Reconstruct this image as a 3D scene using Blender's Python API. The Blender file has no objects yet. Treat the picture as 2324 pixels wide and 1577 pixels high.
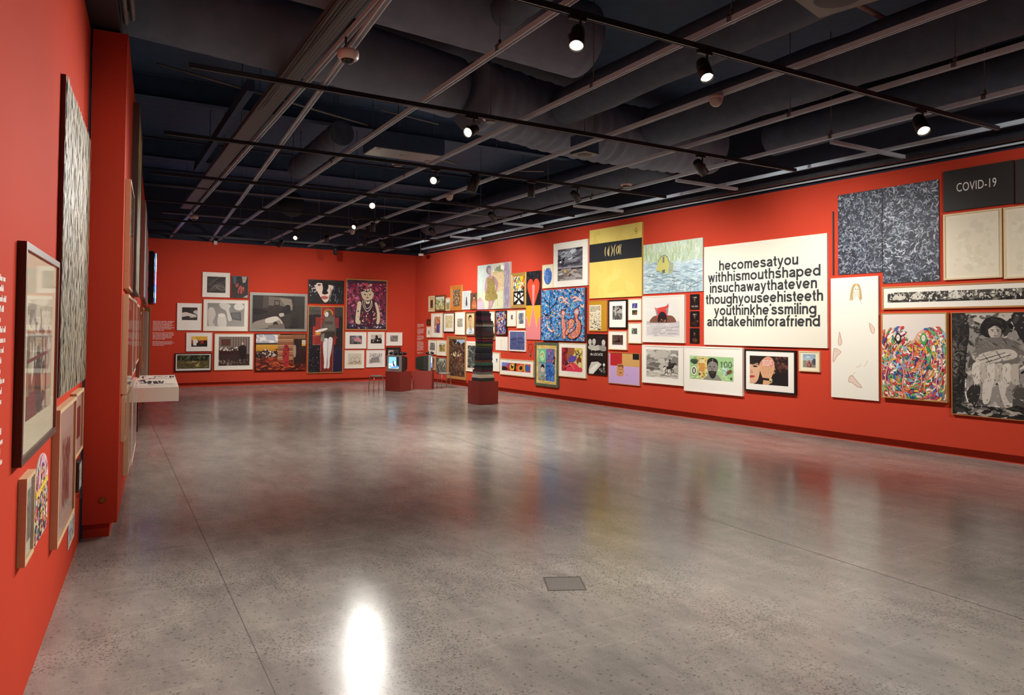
import bpy, math, random
from mathutils import Vector, Matrix

# ------------------------------------------------------------------ camera, world, exposure
SC = bpy.context.scene
COL = SC.collection
IMG_W, IMG_H = 2324, 1577
EYE = 1.65
cam_d = bpy.data.cameras.new('camera'); cam = bpy.data.objects.new('camera', cam_d); COL.objects.link(cam)
cam_d.sensor_fit = 'HORIZONTAL'; cam_d.sensor_width = 36.0
cam_d.lens = 1647.735 / IMG_W * 36.0
cam_d.shift_x = 0.0
cam_d.shift_y = -(IMG_H / 2 - 703.593) / IMG_W
cam_d.clip_start = 0.05; cam_d.clip_end = 100
_yaw, _pit, _rol = -0.524085974, 0.026155422, 0.0077596265
_f = Vector((-math.sin(_yaw) * math.cos(_pit), math.cos(_yaw) * math.cos(_pit), math.sin(_pit)))
_r = Vector((math.cos(_yaw), math.sin(_yaw), 0)); _u = _r.cross(_f)
_r2 = _r * math.cos(_rol) + _u * math.sin(_rol); _u2 = _u * math.cos(_rol) - _r * math.sin(_rol)
_m = Matrix((( _r2.x, _u2.x, -_f.x, 0), (_r2.y, _u2.y, -_f.y, 0), (_r2.z, _u2.z, -_f.z, EYE), (0, 0, 0, 1)))
cam.matrix_world = _m
SC.camera = cam

world = bpy.data.worlds.new('world'); SC.world = world; world.use_nodes = True
world.node_tree.nodes['Background'].inputs[0].default_value = (0.55, 0.6, 0.75, 1)
world.node_tree.nodes['Background'].inputs[1].default_value = 0.02
SC.view_settings.view_transform = 'Standard'; SC.view_settings.look = 'None'
SC.view_settings.exposure = 0.0; SC.view_settings.gamma = 1.0; SC.view_settings.use_curve_mapping = False
SC.cycles.use_denoising = True
SC.cycles.max_bounces = 8; SC.cycles.diffuse_bounces = 5; SC.cycles.glossy_bounces = 4
SC.cycles.transparent_max_bounces = 12; SC.cycles.sample_clamp_indirect = 6.0
SPOT_GAIN = 1.0

# ------------------------------------------------------------------ helpers
def lin(c):
    if isinstance(c, str):
        c = c.lstrip('#'); c = [int(c[i:i + 2], 16) / 255 for i in (0, 2, 4)]
    return tuple((x / 12.92 if x <= .04045 else ((x + .055) / 1.055) ** 2.4) for x in c)
MATS = {}
def mat(name, col, rough=.6, metal=0.0, spec=.5, noise=0.0, nscale=20.0, bump=0.0, emit=None, estr=0.0, coat=0.0, stretch=None):
    if name in MATS: return MATS[name]
    m = bpy.data.materials.new(name); m.use_nodes = True; nt = m.node_tree; b = nt.nodes['Principled BSDF']
    c = lin(col) if not isinstance(col, tuple) else col
    b.inputs['Base Color'].default_value = (*c, 1); b.inputs['Roughness'].default_value = rough
    b.inputs['Metallic'].default_value = metal; b.inputs['Specular IOR Level'].default_value = spec
    b.inputs['Coat Weight'].default_value = coat
    if emit:
        b.inputs['Emission Color'].default_value = (*lin(emit), 1); b.inputs['Emission Strength'].default_value = estr
    if noise or bump:
        tc = nt.nodes.new('ShaderNodeTexCoord'); mp = nt.nodes.new('ShaderNodeMapping'); tx = nt.nodes.new('ShaderNodeTexNoise')
        if stretch: mp.inputs['Scale'].default_value = stretch
        tx.inputs['Scale'].default_value = nscale; tx.inputs['Detail'].default_value = 5
        nt.links.new(tc.outputs['Object'], mp.inputs[0]); nt.links.new(mp.outputs[0], tx.inputs['Vector'])
        if noise:
            mr = nt.nodes.new('ShaderNodeMapRange'); mr.inputs[3].default_value = 1 - noise; mr.inputs[4].default_value = 1 + noise
            mx = nt.nodes.new('ShaderNodeVectorMath'); mx.operation = 'SCALE'; mx.inputs[0].default_value = c
            nt.links.new(tx.outputs['Fac'], mr.inputs[0]); nt.links.new(mr.outputs[0], mx.inputs['Scale']); nt.links.new(mx.outputs[0], b.inputs['Base Color'])
        if bump:
            bp = nt.nodes.new('ShaderNodeBump'); bp.inputs['Strength'].default_value = bump; bp.inputs['Distance'].default_value = .01
            nt.links.new(tx.outputs['Fac'], bp.inputs['Height']); nt.links.new(bp.outputs[0], b.inputs['Normal'])
    MATS[name] = m
    return m
def art_mat(name, rough, mott=0.0, ns=60):
    m = bpy.data.materials.new(name); m.use_nodes = True; nt = m.node_tree; b = nt.nodes['Principled BSDF']
    at = nt.nodes.new('ShaderNodeAttribute'); at.attribute_name = 'pigment'
    b.inputs['Roughness'].default_value = rough; b.inputs['Specular IOR Level'].default_value = .3
    if mott:
        tc = nt.nodes.new('ShaderNodeTexCoord'); tx = nt.nodes.new('ShaderNodeTexNoise'); tx.inputs['Scale'].default_value = ns; tx.inputs['Detail'].default_value = 6
        mr = nt.nodes.new('ShaderNodeMapRange'); mr.inputs[1].default_value = .3; mr.inputs[2].default_value = .7
        mr.inputs[3].default_value = 1 - mott; mr.inputs[4].default_value = 1 + mott
        mx = nt.nodes.new('ShaderNodeVectorMath'); mx.operation = 'SCALE'
        nt.links.new(tc.outputs['Object'], tx.inputs['Vector']); nt.links.new(tx.outputs['Fac'], mr.inputs[0])
        nt.links.new(at.outputs['Color'], mx.inputs[0]); nt.links.new(mr.outputs[0], mx.inputs['Scale']); nt.links.new(mx.outputs[0], b.inputs['Base Color'])
    else:
        nt.links.new(at.outputs['Color'], b.inputs['Base Color'])
    return m
ART = {'flat': art_mat('printed_colour', .6), 'photo': art_mat('photographic_print', .55, .12, 60), 'paint': art_mat('oil_paint', .5, .10, 40),
       'rough': art_mat('rough_brushwork', .5, .28, 40)}
def glass_mat():
    m = bpy.data.materials.new('picture_glass'); m.use_nodes = True; nt = m.node_tree; nt.nodes.clear()
    o = nt.nodes.new('ShaderNodeOutputMaterial'); mx = nt.nodes.new('ShaderNodeMixShader'); t = nt.nodes.new('ShaderNodeBsdfTransparent')
    g = nt.nodes.new('ShaderNodeBsdfGlossy'); g.inputs['Roughness'].default_value = 0.03; fr = nt.nodes.new('ShaderNodeFresnel'); fr.inputs[0].default_value = 1.35
    ge = nt.nodes.new('ShaderNodeNewGeometry'); iv = nt.nodes.new('ShaderNodeMath'); iv.operation = 'SUBTRACT'; iv.inputs[0].default_value = 1; mu = nt.nodes.new('ShaderNodeMath'); mu.operation = 'MULTIPLY'
    nt.links.new(ge.outputs['Backfacing'], iv.inputs[1]); nt.links.new(iv.outputs[0], mu.inputs[0]); nt.links.new(fr.outputs[0], mu.inputs[1])
    nt.links.new(mu.outputs[0], mx.inputs[0]); nt.links.new(t.outputs[0], mx.inputs[1]); nt.links.new(g.outputs[0], mx.inputs[2]); nt.links.new(mx.outputs[0], o.inputs[0])
    return m
GLASS = glass_mat()

class MB:
    """collects faces; build() links them as one mesh object"""
    def __init__(s): s.v = []; s.f = []; s.sm = []
    def add(s, vs, fs, smooth=False):
        b = len(s.v); s.v += [tuple(p) for p in vs]; s.f += [tuple(b + i for i in f) for f in fs]; s.sm += [smooth] * len(fs); return s
    def box(s, a, b, M=None):
        x0, y0, z0 = a; x1, y1, z1 = b
        vs = [Vector(p) for p in ((x0, y0, z0), (x1, y0, z0), (x1, y1, z0), (x0, y1, z0), (x0, y0, z1), (x1, y0, z1), (x1, y1, z1), (x0, y1, z1))]
        if M: vs = [M @ p for p in vs]
        return s.add(vs, [(0, 3, 2, 1), (4, 5, 6, 7), (0, 1, 5, 4), (1, 2, 6, 5), (2, 3, 7, 6), (3, 0, 4, 7)])
    def tube(s, pts, r, n=10, caps=True, smooth=True):
        pts = [Vector(p) for p in pts]; rs = r if isinstance(r, (list, tuple)) else [r] * len(pts); vs = []; prev = None
        for i, p in enumerate(pts):
            t = (pts[min(i + 1, len(pts) - 1)] - pts[max(i - 1, 0)]).normalized()
            a = prev if prev else (Vector((0, 0, 1)) if abs(t.z) < .9 else Vector((1, 0, 0)))
            a = (a - t * a.dot(t)).normalized(); prev = a; b = t.cross(a)
            for k in range(n):
                w = 2 * math.pi * k / n; vs.append(p + (a * math.cos(w) + b * math.sin(w)) * rs[i])
        fs = [(i * n + k, i * n + (k + 1) % n, (i + 1) * n + (k + 1) % n, (i + 1) * n + k) for i in range(len(pts) - 1) for k in range(n)]
        s.add(vs, fs, smooth)
        if caps:
            b = len(s.v) - len(vs); s.f += [tuple(b + k for k in reversed(range(n))), tuple(b + (len(pts) - 1) * n + k for k in range(n))]; s.sm += [False, False]
        return s
    def lathe(s, prof, M=None, n=20, smooth=True):
        M = M or Matrix(); vs = []
        for r, z in prof:
            for k in range(n):
                w = 2 * math.pi * k / n; vs.append(M @ Vector((r * math.cos(w), r * math.sin(w), z)))
        fs = [(i * n + k, i * n + (k + 1) % n, (i + 1) * n + (k + 1) % n, (i + 1) * n + k) for i in range(len(prof) - 1) for k in range(n)]
        s.add(vs, fs, smooth)
        b = len(s.v) - len(vs)
        if prof[0][0] > 1e-4: s.f.append(tuple(b + k for k in reversed(range(n)))); s.sm.append(False)
        if prof[-1][0] > 1e-4: s.f.append(tuple(b + (len(prof) - 1) * n + k for k in range(n))); s.sm.append(False)
        return s
    def build(s, name, m, parent=None, bevel=0.0, seg=2):
        me = bpy.data.meshes.new(name); me.from_pydata(s.v, [], s.f); me.update()
        me.polygons.foreach_set('use_smooth', s.sm); me.materials.append(m)
        o = bpy.data.objects.new(name, me); COL.objects.link(o)
        if parent: o.parent = parent
        if bevel:
            bv = o.modifiers.new('bevel', 'BEVEL'); bv.width = bevel; bv.segments = seg; bv.limit_method = 'ANGLE'
        return o
def tag(o, label, cat, group=None, kind=None):
    o['label'] = label; o['category'] = cat
    if group: o['group'] = group
    if kind: o['kind'] = kind
    return o
def empty(name, loc=(0, 0, 0), rz=0.0):
    o = bpy.data.objects.new(name, None); COL.objects.link(o); o.location = loc; o.rotation_euler = (0, 0, rz); o.empty_display_size = .1
    return o
def struct(o): o['kind'] = 'structure'; return o
def copy_tree(o, parent=None):
    c = o.copy(); COL.objects.link(c)
    if parent: c.parent = parent
    for ch in [q for q in o.children]: copy_tree(ch, c)
    return c

# ------------------------------------------------------------------ drawing into a picture surface
class Pic:
    """flat shapes of coloured pigment on a picture of w x h metres; u runs right, v runs down, 0..1"""
    STEP = 1.3e-5
    def __init__(s, w, h): s.w = w; s.h = h; s.v = []; s.f = []; s.c = []; s.k = 0; s.inc = 1
    def _put(s, pts, faces, cols):
        y = -s.k * s.STEP; s.k += s.inc; b = len(s.v)
        s.v += [(min(1, max(0, u)) * s.w, y, (1 - min(1, max(0, v))) * s.h) for u, v in pts]; s.f += [tuple(b + i for i in f) for f in faces]; s.c += cols
    @staticmethod
    def col(c): return (*lin(c), 1.0)
    def poly(s, pts, c):
        a = sum(pts[i - 1][0] * pts[i][1] - pts[i][0] * pts[i - 1][1] for i in range(len(pts)))
        pts = list(pts) if a < 0 else list(reversed(pts))
        s._put(pts, [tuple(range(len(pts)))], [s.col(c)] * len(pts)); return s
    def rect(s, u0, v0, u1, v1, c, c2=None):
        k = s.col(c); k2 = s.col(c2) if c2 else k
        s._put([(u0, v1), (u1, v1), (u1, v0), (u0, v0)], [(0, 1, 2, 3)], [k2, k2, k, k]); return s
    def ell(s, cx, cy, rx, ry, c, rot=0, n=18):
        a = s.w / s.h; cr, sr = math.cos(rot), math.sin(rot); pts = []
        for i in range(n):
            x = rx * math.cos(-2 * math.pi * i / n) * s.w; y = ry * math.sin(-2 * math.pi * i / n) * s.h
            pts.append((cx + (x * cr - y * sr) / s.w, cy + (x * sr + y * cr) / s.h))
        s.poly(pts, c); return s
    @staticmethod
    def smooth(pts, closed=True, n=5):
        out = []; m = len(pts)
        for i in range(m if closed else m - 1):
            if closed: p0, p1, p2, p3 = pts[(i - 1) % m], pts[i], pts[(i + 1) % m], pts[(i + 2) % m]
            else: p0, p1, p2, p3 = pts[max(i - 1, 0)], pts[i], pts[i + 1], pts[min(i + 2, m - 1)]
            for j in range(n):
                t = j / n
                out.append(tuple(.5 * (2 * p1[d] + (p2[d] - p0[d]) * t + (2 * p0[d] - 5 * p1[d] + 4 * p2[d] - p3[d]) * t * t + (3 * p1[d] - p0[d] - 3 * p2[d] + p3[d]) * t ** 3) for d in (0, 1)))
        if not closed: out.append(pts[-1])
        return out
    def blob(s, pts, c): return s.poly(s.smooth(pts), c)
    def line(s, pts, w, c, curve=True, taper=False):
        q = s.smooth(pts, False) if curve and len(pts) > 2 else list(pts); L = []; R = []; n = len(q)
        for i, (u, v) in enumerate(q):
            a = q[max(i - 1, 0)]; b = q[min(i + 1, n - 1)]; dx = (b[0] - a[0]) * s.w; dy = (b[1] - a[1]) * s.h; l = math.hypot(dx, dy) or 1e-9
            ww = w * s.w / 2 * ((1 - abs(2 * i / (n - 1) - 1) ** 2) * .85 + .15 if taper else 1)
            L.append((u - dy / l * ww / s.w, v + dx / l * ww / s.h)); R.append((u + dy / l * ww / s.w, v - dx / l * ww / s.h))
        s._put(L + R, [(i, i + 1, n + i + 1, n + i) for i in range(n - 1)], [s.col(c)] * (2 * n)); return s
    def dabs(s, n, box, pal, size, asp=2.5, ang=(0, 6.28), seed=1, mask=None, bend=.25):
        r = random.Random(seed); u0, v0, u1, v1 = box; s.inc = .2
        for i in range(n):
            u = r.uniform(u0, u1); v = r.uniform(v0, v1)
            if mask and not mask(u, v): continue
            L = size * r.uniform(.5, 1.4) * s.w; wd = L / asp * r.uniform(.7, 1.3); a = r.uniform(*ang); ca, sa = math.cos(a), math.sin(a); bd = r.uniform(-bend, bend) * L
            pts = []
            for x, y in ((-L / 2, 0), (-L / 4, wd / 2 + bd * .7), (L / 4, wd / 2 + bd * .7), (L / 2, 0), (L / 4, -wd / 2 + bd * .7), (-L / 4, -wd / 2 + bd * .7)):
                pts.append((min(1, max(0, u + (x * ca - y * sa) / s.w)), min(1, max(0, v + (x * sa + y * ca) / s.h))))
            s.poly(pts, r.choice(pal))
        s.inc = 1; s.k = math.ceil(s.k); return s
    def text(s, body, u0, v0, u1, v1, c, bold=0.0, tight=1.0):
        """lettering in the built-in typeface, fitted to the box u0 v0 u1 v1"""
        cu = bpy.data.curves.new('lettering', 'FONT'); cu.body = body; cu.size = 1; cu.space_character = tight; cu.resolution_u = 4; cu.offset = bold
        ob = bpy.data.objects.new('lettering', cu); COL.objects.link(ob)
        dg = bpy.context.evaluated_depsgraph_get(); ev = ob.evaluated_get(dg); me = ev.to_mesh()
        vs = [(q.co.x, q.co.y) for q in me.vertices]; fs = [tuple(p.vertices) for p in me.polygons]; ev.to_mesh_clear()
        bpy.data.objects.remove(ob); bpy.data.curves.remove(cu)
        x0 = min(q[0] for q in vs); x1 = max(q[0] for q in vs); y0 = min(q[1] for q in vs); y1 = max(q[1] for q in vs)
        s._put([(u0 + (x - x0) / (x1 - x0) * (u1 - u0), v1 - (y - y0) / (y1 - y0) * (v1 - v0)) for x, y in vs], fs, [s.col(c)] * len(vs)); return s
    def grotesque(s, body, u0, u1, base, xh, c, t=.20, gap=.16):
        """bold sans-serif lower case built of strokes: between u0 and u1, x-height xh, on the baseline base (v units)"""
        h = t / 2; T = 1 - h
        def arc(cx, cy, rx, ry, a, b, n=14): return [(cx + rx * math.cos(math.radians(a + (b - a) * k / n)), cy + ry * math.sin(math.radians(a + (b - a) * k / n))) for k in range(n + 1)]
        O = arc(.39, .5, .30, T - .5, 0, 360, 26); G = {
            'a': ([[(.11, .70)] + arc(.35, .66, .24, T - .66, 160, 20, 8) + [(.58, .6), (.58, .18), (.62, h), (.70, h)], [(.58, .56), (.34, .50)] + arc(.30, .29, .20, .29 - h, 95, 270, 9) + [(.46, .14), (.58, .32)]], .70),
            'c': ([arc(.39, .5, .30, T - .5, 42, 318, 20)], .68), 'd': ([O, [(.69, 0), (.69, 1.4)]], .79), 'e': ([arc(.39, .5, .30, T - .5, -4, -4 + 0, 1) and arc(.39, .5, .30, T - .5, 0, 322, 22), [(.08, .49), (.69, .49)]], .78),
            'f': ([[(.42, 1.3), (.32, 1.31), (.22, 1.24), (.2, 1.08), (.2, 0)], [(0, T), (.40, T)]], .40), 'g': ([O, [(.69, 1), (.69, .0), (.65, -.2), (.52, -.31), (.36, -.32), (.2, -.28), (.12, -.18)]], .79),
            'h': ([[(h, 0), (h, 1.4)], [(h, .55), (.16, .75), (.28, T - .01), (.42, T), (.55, .82), (.59, .62), (.59, 0)]], .69), 'i': ([[(h, 0), (h, 1)], [(h, 1.19), (h, 1.4)]], .2),
            'k': ([[(h, 0), (h, 1.4)], [(.60, 1), (.14, .42)], [(.27, .58), (.62, 0)]], .68), 'l': ([[(h, 0), (h, 1.4)]], .2),
            'm': ([[(h, 0), (h, 1)], [(h, .55), (.15, .76), (.26, T - .01), (.36, T), (.47, .83), (.50, .64), (.50, 0)], [(.50, .55), (.55, .76), (.66, T - .01), (.76, T), (.87, .83), (.90, .64), (.90, 0)]], 1.0),
            'n': ([[(h, 0), (h, 1)], [(h, .55), (.16, .75), (.28, T - .01), (.42, T), (.55, .82), (.59, .62), (.59, 0)]], .69), 'o': ([O], .78), 'p': ([[(.09, -.4), (.09, 1)], O], .78),
            'r': ([[(h, 0), (h, 1)], [(h, .5), (.14, .72), (.24, .86), (.40, T)]], .40), 's': ([[(.58, .70), (.50, .85), (.35, T), (.18, .85), (.13, .72), (.20, .59), (.36, .51), (.54, .42), (.60, .29), (.53, .15), (.35, h), (.17, .15), (.10, .30)]], .68),
            't': ([[(.19, 1.28), (.19, .28), (.23, .13), (.38, h)], [(0, T), (.38, T)]], .38), 'u': ([[(.59, 1), (.59, 0)], [(.59, .45), (.53, .25), (.41, h + .01), (.27, h), (.14, .18), (h, .38), (h, 1)]], .69),
            'v': ([[(.08, 1), (.33, .02)], [(.58, 1), (.33, .02)]], .66), 'w': ([[(.07, 1), (.26, .02)], [(.45, .98), (.26, .02)], [(.45, .98), (.64, .02)], [(.83, 1), (.64, .02)]], .9),
            'y': ([[(.08, 1), (.34, .06)], [(.60, 1), (.32, -.04), (.24, -.25), (.15, -.31), (.04, -.31)]], .68), "'": ([[(.12, 1.4), (.08, 1.1)]], .16)}
        wid = sum(G[ch][1] + (gap if ch != "'" else .02) for ch in body) - gap; k = (u1 - u0) / wid; x = 0
        for ch in body:
            P, adv = G[ch]
            for pl in P: s.line([(u0 + (x + a) * k, base - b * xh) for a, b in pl], t * xh * s.h / s.w * (.92 if ch in 'wvy' else 1), c, curve=len(pl) > 6 and pl is not O)
            x += adv + (gap if ch != "'" else .02)
        return s
    def script(s, u0, v0, u1, v1, rows, c, seed=1, fill=.55):
        """rows of small unreadable letter-like marks"""
        r = random.Random(seed); rh = (v1 - v0) / rows; s.inc = 0
        for i in range(rows):
            u = u0; end = u1 - (r.uniform(0, .18) * (u1 - u0))
            if i == rows - 1: end = u0 + .5 * (u1 - u0)
            vb = v0 + (i + .8) * rh; lw = rh * fill * s.h * .5 / s.w
            while u < end:
                for k in range(r.randint(2, 7)):
                    h = rh * fill * r.choice((.65, .65, .65, 1.0)); s.rect(u, vb - h, min(u + lw * .8, u1), vb, c); u += lw
                u += lw * .8
        s.inc = 1; s.k += 1; return s
    def build(s, name, m, parent, loc):
        me = bpy.data.meshes.new(name); me.from_pydata(s.v, [], s.f); me.update()
        at = me.attributes.new('pigment', 'FLOAT_COLOR', 'POINT'); flat = [x for c in s.c for x in c]; at.data.foreach_set('color', flat)
        me.materials.append(m); o = bpy.data.objects.new(name, me); COL.objects.link(o); o.parent = parent; o.location = loc
        return o

# ------------------------------------------------------------------ the room's plan (metres; floor z = 0, eye at the origin)
def _wall(p0, p1):
    p0 = Vector((*p0, 0)); p1 = Vector((*p1, 0)); t = (p1 - p0).normalized(); return p0, t, Vector((t.y, -t.x, 0))
WALL = {'R': _wall((8.992314, 22), (10.336844, 0)), 'B': _wall((1.3, 21.5), (9.04, 21.82)),
        'A': _wall((-.5119196, 0), (-.053, 6.53)), 'C': _wall((.19833, 6.489), (.90133, 16.489))}
def wpt(w, s, z, d=0.0):
    p0, t, n = WALL[w]; q = p0 + t * s + n * d; return Vector((q.x, q.y, z))
def wrot(w): t = WALL[w][1]; return math.atan2(t.y, t.x)
TOP = 3.97; LIP = .117

RED = mat('red_wall_paint', (.55, .058, .030), .7, noise=.05, nscale=1.3, bump=.05, spec=.02)
BLACK = mat('black_ceiling_paint', (.036, .072, .140), .75, noise=.35, nscale=5, bump=.2)
BLACKWALL = mat('black_upper_wall', (.020, .027, .050), .8, noise=.25, nscale=3)
# ------------------------------------------------------------------ the room
def wall_box(name, w, s0, s1, z0, z1, d0, d1, m, bevel=0.0):
    b = MB(); q = [wpt(w, s0, 0, d1), wpt(w, s1, 0, d1), wpt(w, s1, 0, d0), wpt(w, s0, 0, d0)]
    b.add([(p.x, p.y, z) for z in (z0, z1) for p in q], [(0, 3, 2, 1), (4, 5, 6, 7), (0, 1, 5, 4), (1, 2, 6, 5), (2, 3, 7, 6), (3, 0, 4, 7)])
    return struct(b.build(name, m, bevel=bevel))

def floor_material():
    m = bpy.data.materials.new('polished_concrete'); m.use_nodes = True; nt = m.node_tree; b = nt.nodes['Principled BSDF']; N = nt.nodes.new; L = nt.links.new
    tc = N('ShaderNodeTexCoord')
    def noise(scale, detail=6, rough=.6, mp=None):
        t = N('ShaderNodeTexNoise'); t.inputs['Scale'].default_value = scale; t.inputs['Detail'].default_value = detail; t.inputs['Roughness'].default_value = rough
        if mp:
            k = N('ShaderNodeMapping'); k.inputs['Scale'].default_value = mp[0]; k.inputs['Rotation'].default_value = (0, 0, mp[1]); L(tc.outputs['Object'], k.inputs[0]); L(k.outputs[0], t.inputs['Vector'])
        else: L(tc.outputs['Object'], t.inputs['Vector'])
        return t
    def ramp(src, p0, c0, p1, c1):
        r = N('ShaderNodeValToRGB'); e = r.color_ramp.elements; e[0].position = p0; e[0].color = (*c0, 1); e[1].position = p1; e[1].color = (*c1, 1); L(src, r.inputs[0]); return r
    base = ramp(noise(.55, 8, .65).outputs['Fac'], .3, (.295, .277, .250), .72, (.41, .388, .35))
    clouds = ramp(noise(3.2, 8, .7, ((1, .45, 1), .5)).outputs['Fac'], .33, (.70, .70, .70), .68, (1.18, 1.17, 1.15))
    streak = ramp(noise(2.6, 9, .72, ((.35, 6, 1), .35)).outputs['Fac'], .54, (1, 1, 1), .74, (1.34, 1.33, 1.3))
    # exposed aggregate
    v = N('ShaderNodeTexVoronoi'); v.inputs['Scale'].default_value = 62; v.inputs['Randomness'].default_value = 1; L(tc.outputs['Object'], v.inputs['Vector'])
    spot = ramp(v.outputs['Distance'], .22, (.50, .49, .46), .42, (1, 1, 1))
    gate = ramp(noise(1.1, 3, .5).outputs['Fac'], .42, (0, 0, 0), .58, (1, 1, 1))
    v2 = N('ShaderNodeTexVoronoi'); v2.inputs['Scale'].default_value = 24; L(tc.outputs['Object'], v2.inputs['Vector'])
    spot2 = ramp(v2.outputs['Distance'], .12, (.6, .59, .56), .24, (1, 1, 1))
    fine = ramp(noise(130, 2, .5).outputs['Fac'], .3, (.86, .86, .86), .7, (1.1, 1.1, 1.1))
    def mul(a, c, fac=None):
        x = N('ShaderNodeMix'); x.data_type = 'RGBA'; x.blend_type = 'MULTIPLY'; x.inputs['Factor'].default_value = 1
        if fac is not None: L(fac, x.inputs['Factor'])
        L(a, x.inputs['A']); L(c, x.inputs['B']); return x.outputs['Result']
    c = mul(base.outputs[0], clouds.outputs[0]); c = mul(c, streak.outputs[0]); c = mul(c, spot.outputs[0], gate.outputs[0]); c = mul(c, spot2.outputs[0]); c = mul(c, fine.outputs[0])
    L(c, b.inputs['Base Color'])
    rr = N('ShaderNodeMapRange'); rr.inputs[1].default_value = .3; rr.inputs[2].default_value = .7; rr.inputs[3].default_value = .16; rr.inputs[4].default_value = .27
    L(noise(2.2, 7, .7, ((1, .5, 1), .5)).outputs['Fac'], rr.inputs[0]); L(rr.outputs[0], b.inputs['Roughness'])
    b.inputs['Specular IOR Level'].default_value = .5
    bp = N('ShaderNodeBump'); bp.inputs['Strength'].default_value = .045; bp.inputs['Distance'].default_value = .02
    L(noise(1.6, 4, .5).outputs['Fac'], bp.inputs['Height']); L(bp.outputs[0], b.inputs['Normal'])
    return m
fl = MB(); fl.add([(-1.4, -6.2, 0), (10.9, -6.2, 0), (10.9, 22.4, 0), (-1.4, 22.4, 0)], [(0, 1, 2, 3)]); struct(fl.build('floor', floor_material()))
JOINT = mat('saw_cut_joint', (.10, .09, .08), .5)
def joint(name, a, b, w=.004):
    a = Vector(a); b = Vector(b); n = (b - a).normalized(); p = Vector((-n.y, n.x)) * w / 2
    q = MB(); q.add([(*(a + p), .0012), (*(a - p), .0012), (*(b - p), .0012), (*(b + p), .0012)], [(0, 1, 2, 3)]); return struct(q.build(name, JOINT))
joint('trim_1', (.62, -5), (1.02, 21.0)); joint('trim_2', (4.6, -5), (4.9, 21.0)); joint('trim_3', (.1, 6.0), (10, 6.0), .003); joint('trim_4', (.9, 13.0), (9.4, 13.0), .003)

wall_box('wall_right', 'R', .15, 28.0, LIP, TOP, -.14, 0, RED)
wall_box('baseboard_right', 'R', .15, 28.0, 0, LIP + .03, -.14, -.085, RED)
wall_box('trim_5', 'R', .15, 28.0, TOP - .055, TOP + .004, 0, .006, RED)
wall_box('wall_back', 'B', -.05, 7.76, LIP, TOP + .03, -.14, 0, RED)
wall_box('baseboard_back', 'B', -.05, 7.80, 0, LIP + .03, -.14, -.085, RED)
wall_box('wall_left', 'A', -6.0, 6.52, 0, TOP, -.14, 0, RED)
wall_box('wall_left_1', 'C', 0, 15.1, LIP, TOP, -.238, 0, RED)
gb = MB(); gb.box((-.40, 6.515, 0), (-.045, 6.60, TOP)); struct(gb.build('gap_dark_filler', BLACK))  # black filler behind the gap by the column, painting in its darkness
wall_box('baseboard_left', 'C', .065, 15.1, 0, LIP + .03, -.238, -.055, RED)
wall_box('trim_6', 'C', 0, 15.1, TOP - .055, TOP + .004, 0, .006, RED)
nb = MB(); nb.box((-1.4, -6.2, 0), (10.9, -6.0, TOP)); struct(nb.build('wall_near', RED))
# black upper walls and the soffit
wall_box('wall_right_upper', 'R', -.2, 28.2, TOP, 5.45, -.2, -.1, BLACKWALL)
wall_box('wall_back_upper', 'B', -1.6, 8.2, TOP + .03, 5.45, -.2, -.1, BLACKWALL)
ub = MB(); ub.box((-1.4, -6.2, TOP), (-1.3, 22.4, 5.45)); struct(ub.build('wall_left_upper', BLACKWALL))
ub = MB(); ub.box((-1.4, -6.2, TOP), (10.9, -6.1, 5.45)); struct(ub.build('wall_near_upper', BLACKWALL))
cb = MB(); cb.box((-1.6, -6.4, 5.4), (11.1, 22.6, 5.6)); struct(cb.build('ceiling', BLACK))
SOFF = mat('dark_plum_soffit', (.024, .017, .022), .7, noise=.2, nscale=4)
wall_box('ceiling_soffit', 'A', -6, 7.1, TOP + .03, TOP + .18, -.75, .20, SOFF)

GREYPIPE = mat('dull_galvanised_steel', (.20, .20, .205), .45, metal=.6, noise=.2, nscale=9)
STRUT = mat('strut_channel_steel', (.54, .62, .70), .5, metal=0, noise=.15, nscale=5)
STRUT2 = mat('bright_zinc_strut', (.68, .84, .96), .42, metal=0, noise=.12, nscale=5)
ROD = mat('threaded_rod_steel', (.10, .10, .11), .5, metal=.5)
for i, (d, z) in enumerate(((.235, 4.10), (.285, 4.14), (.265, 4.21))):
    b = MB(); b.tube([wpt('A', -5.9, z, d), wpt('A', 6.62, z, d)], .022)
    tag(b.build('conduit_pipe', GREYPIPE), ('grey conduit pipe along the dark soffit, nearest the left wall', 'grey conduit pipe along the dark soffit, farthest from the left wall', 'grey conduit pipe along the dark soffit, uppermost of the bundle')[i], 'pipe', 'conduit pipes over the left wall')

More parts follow.
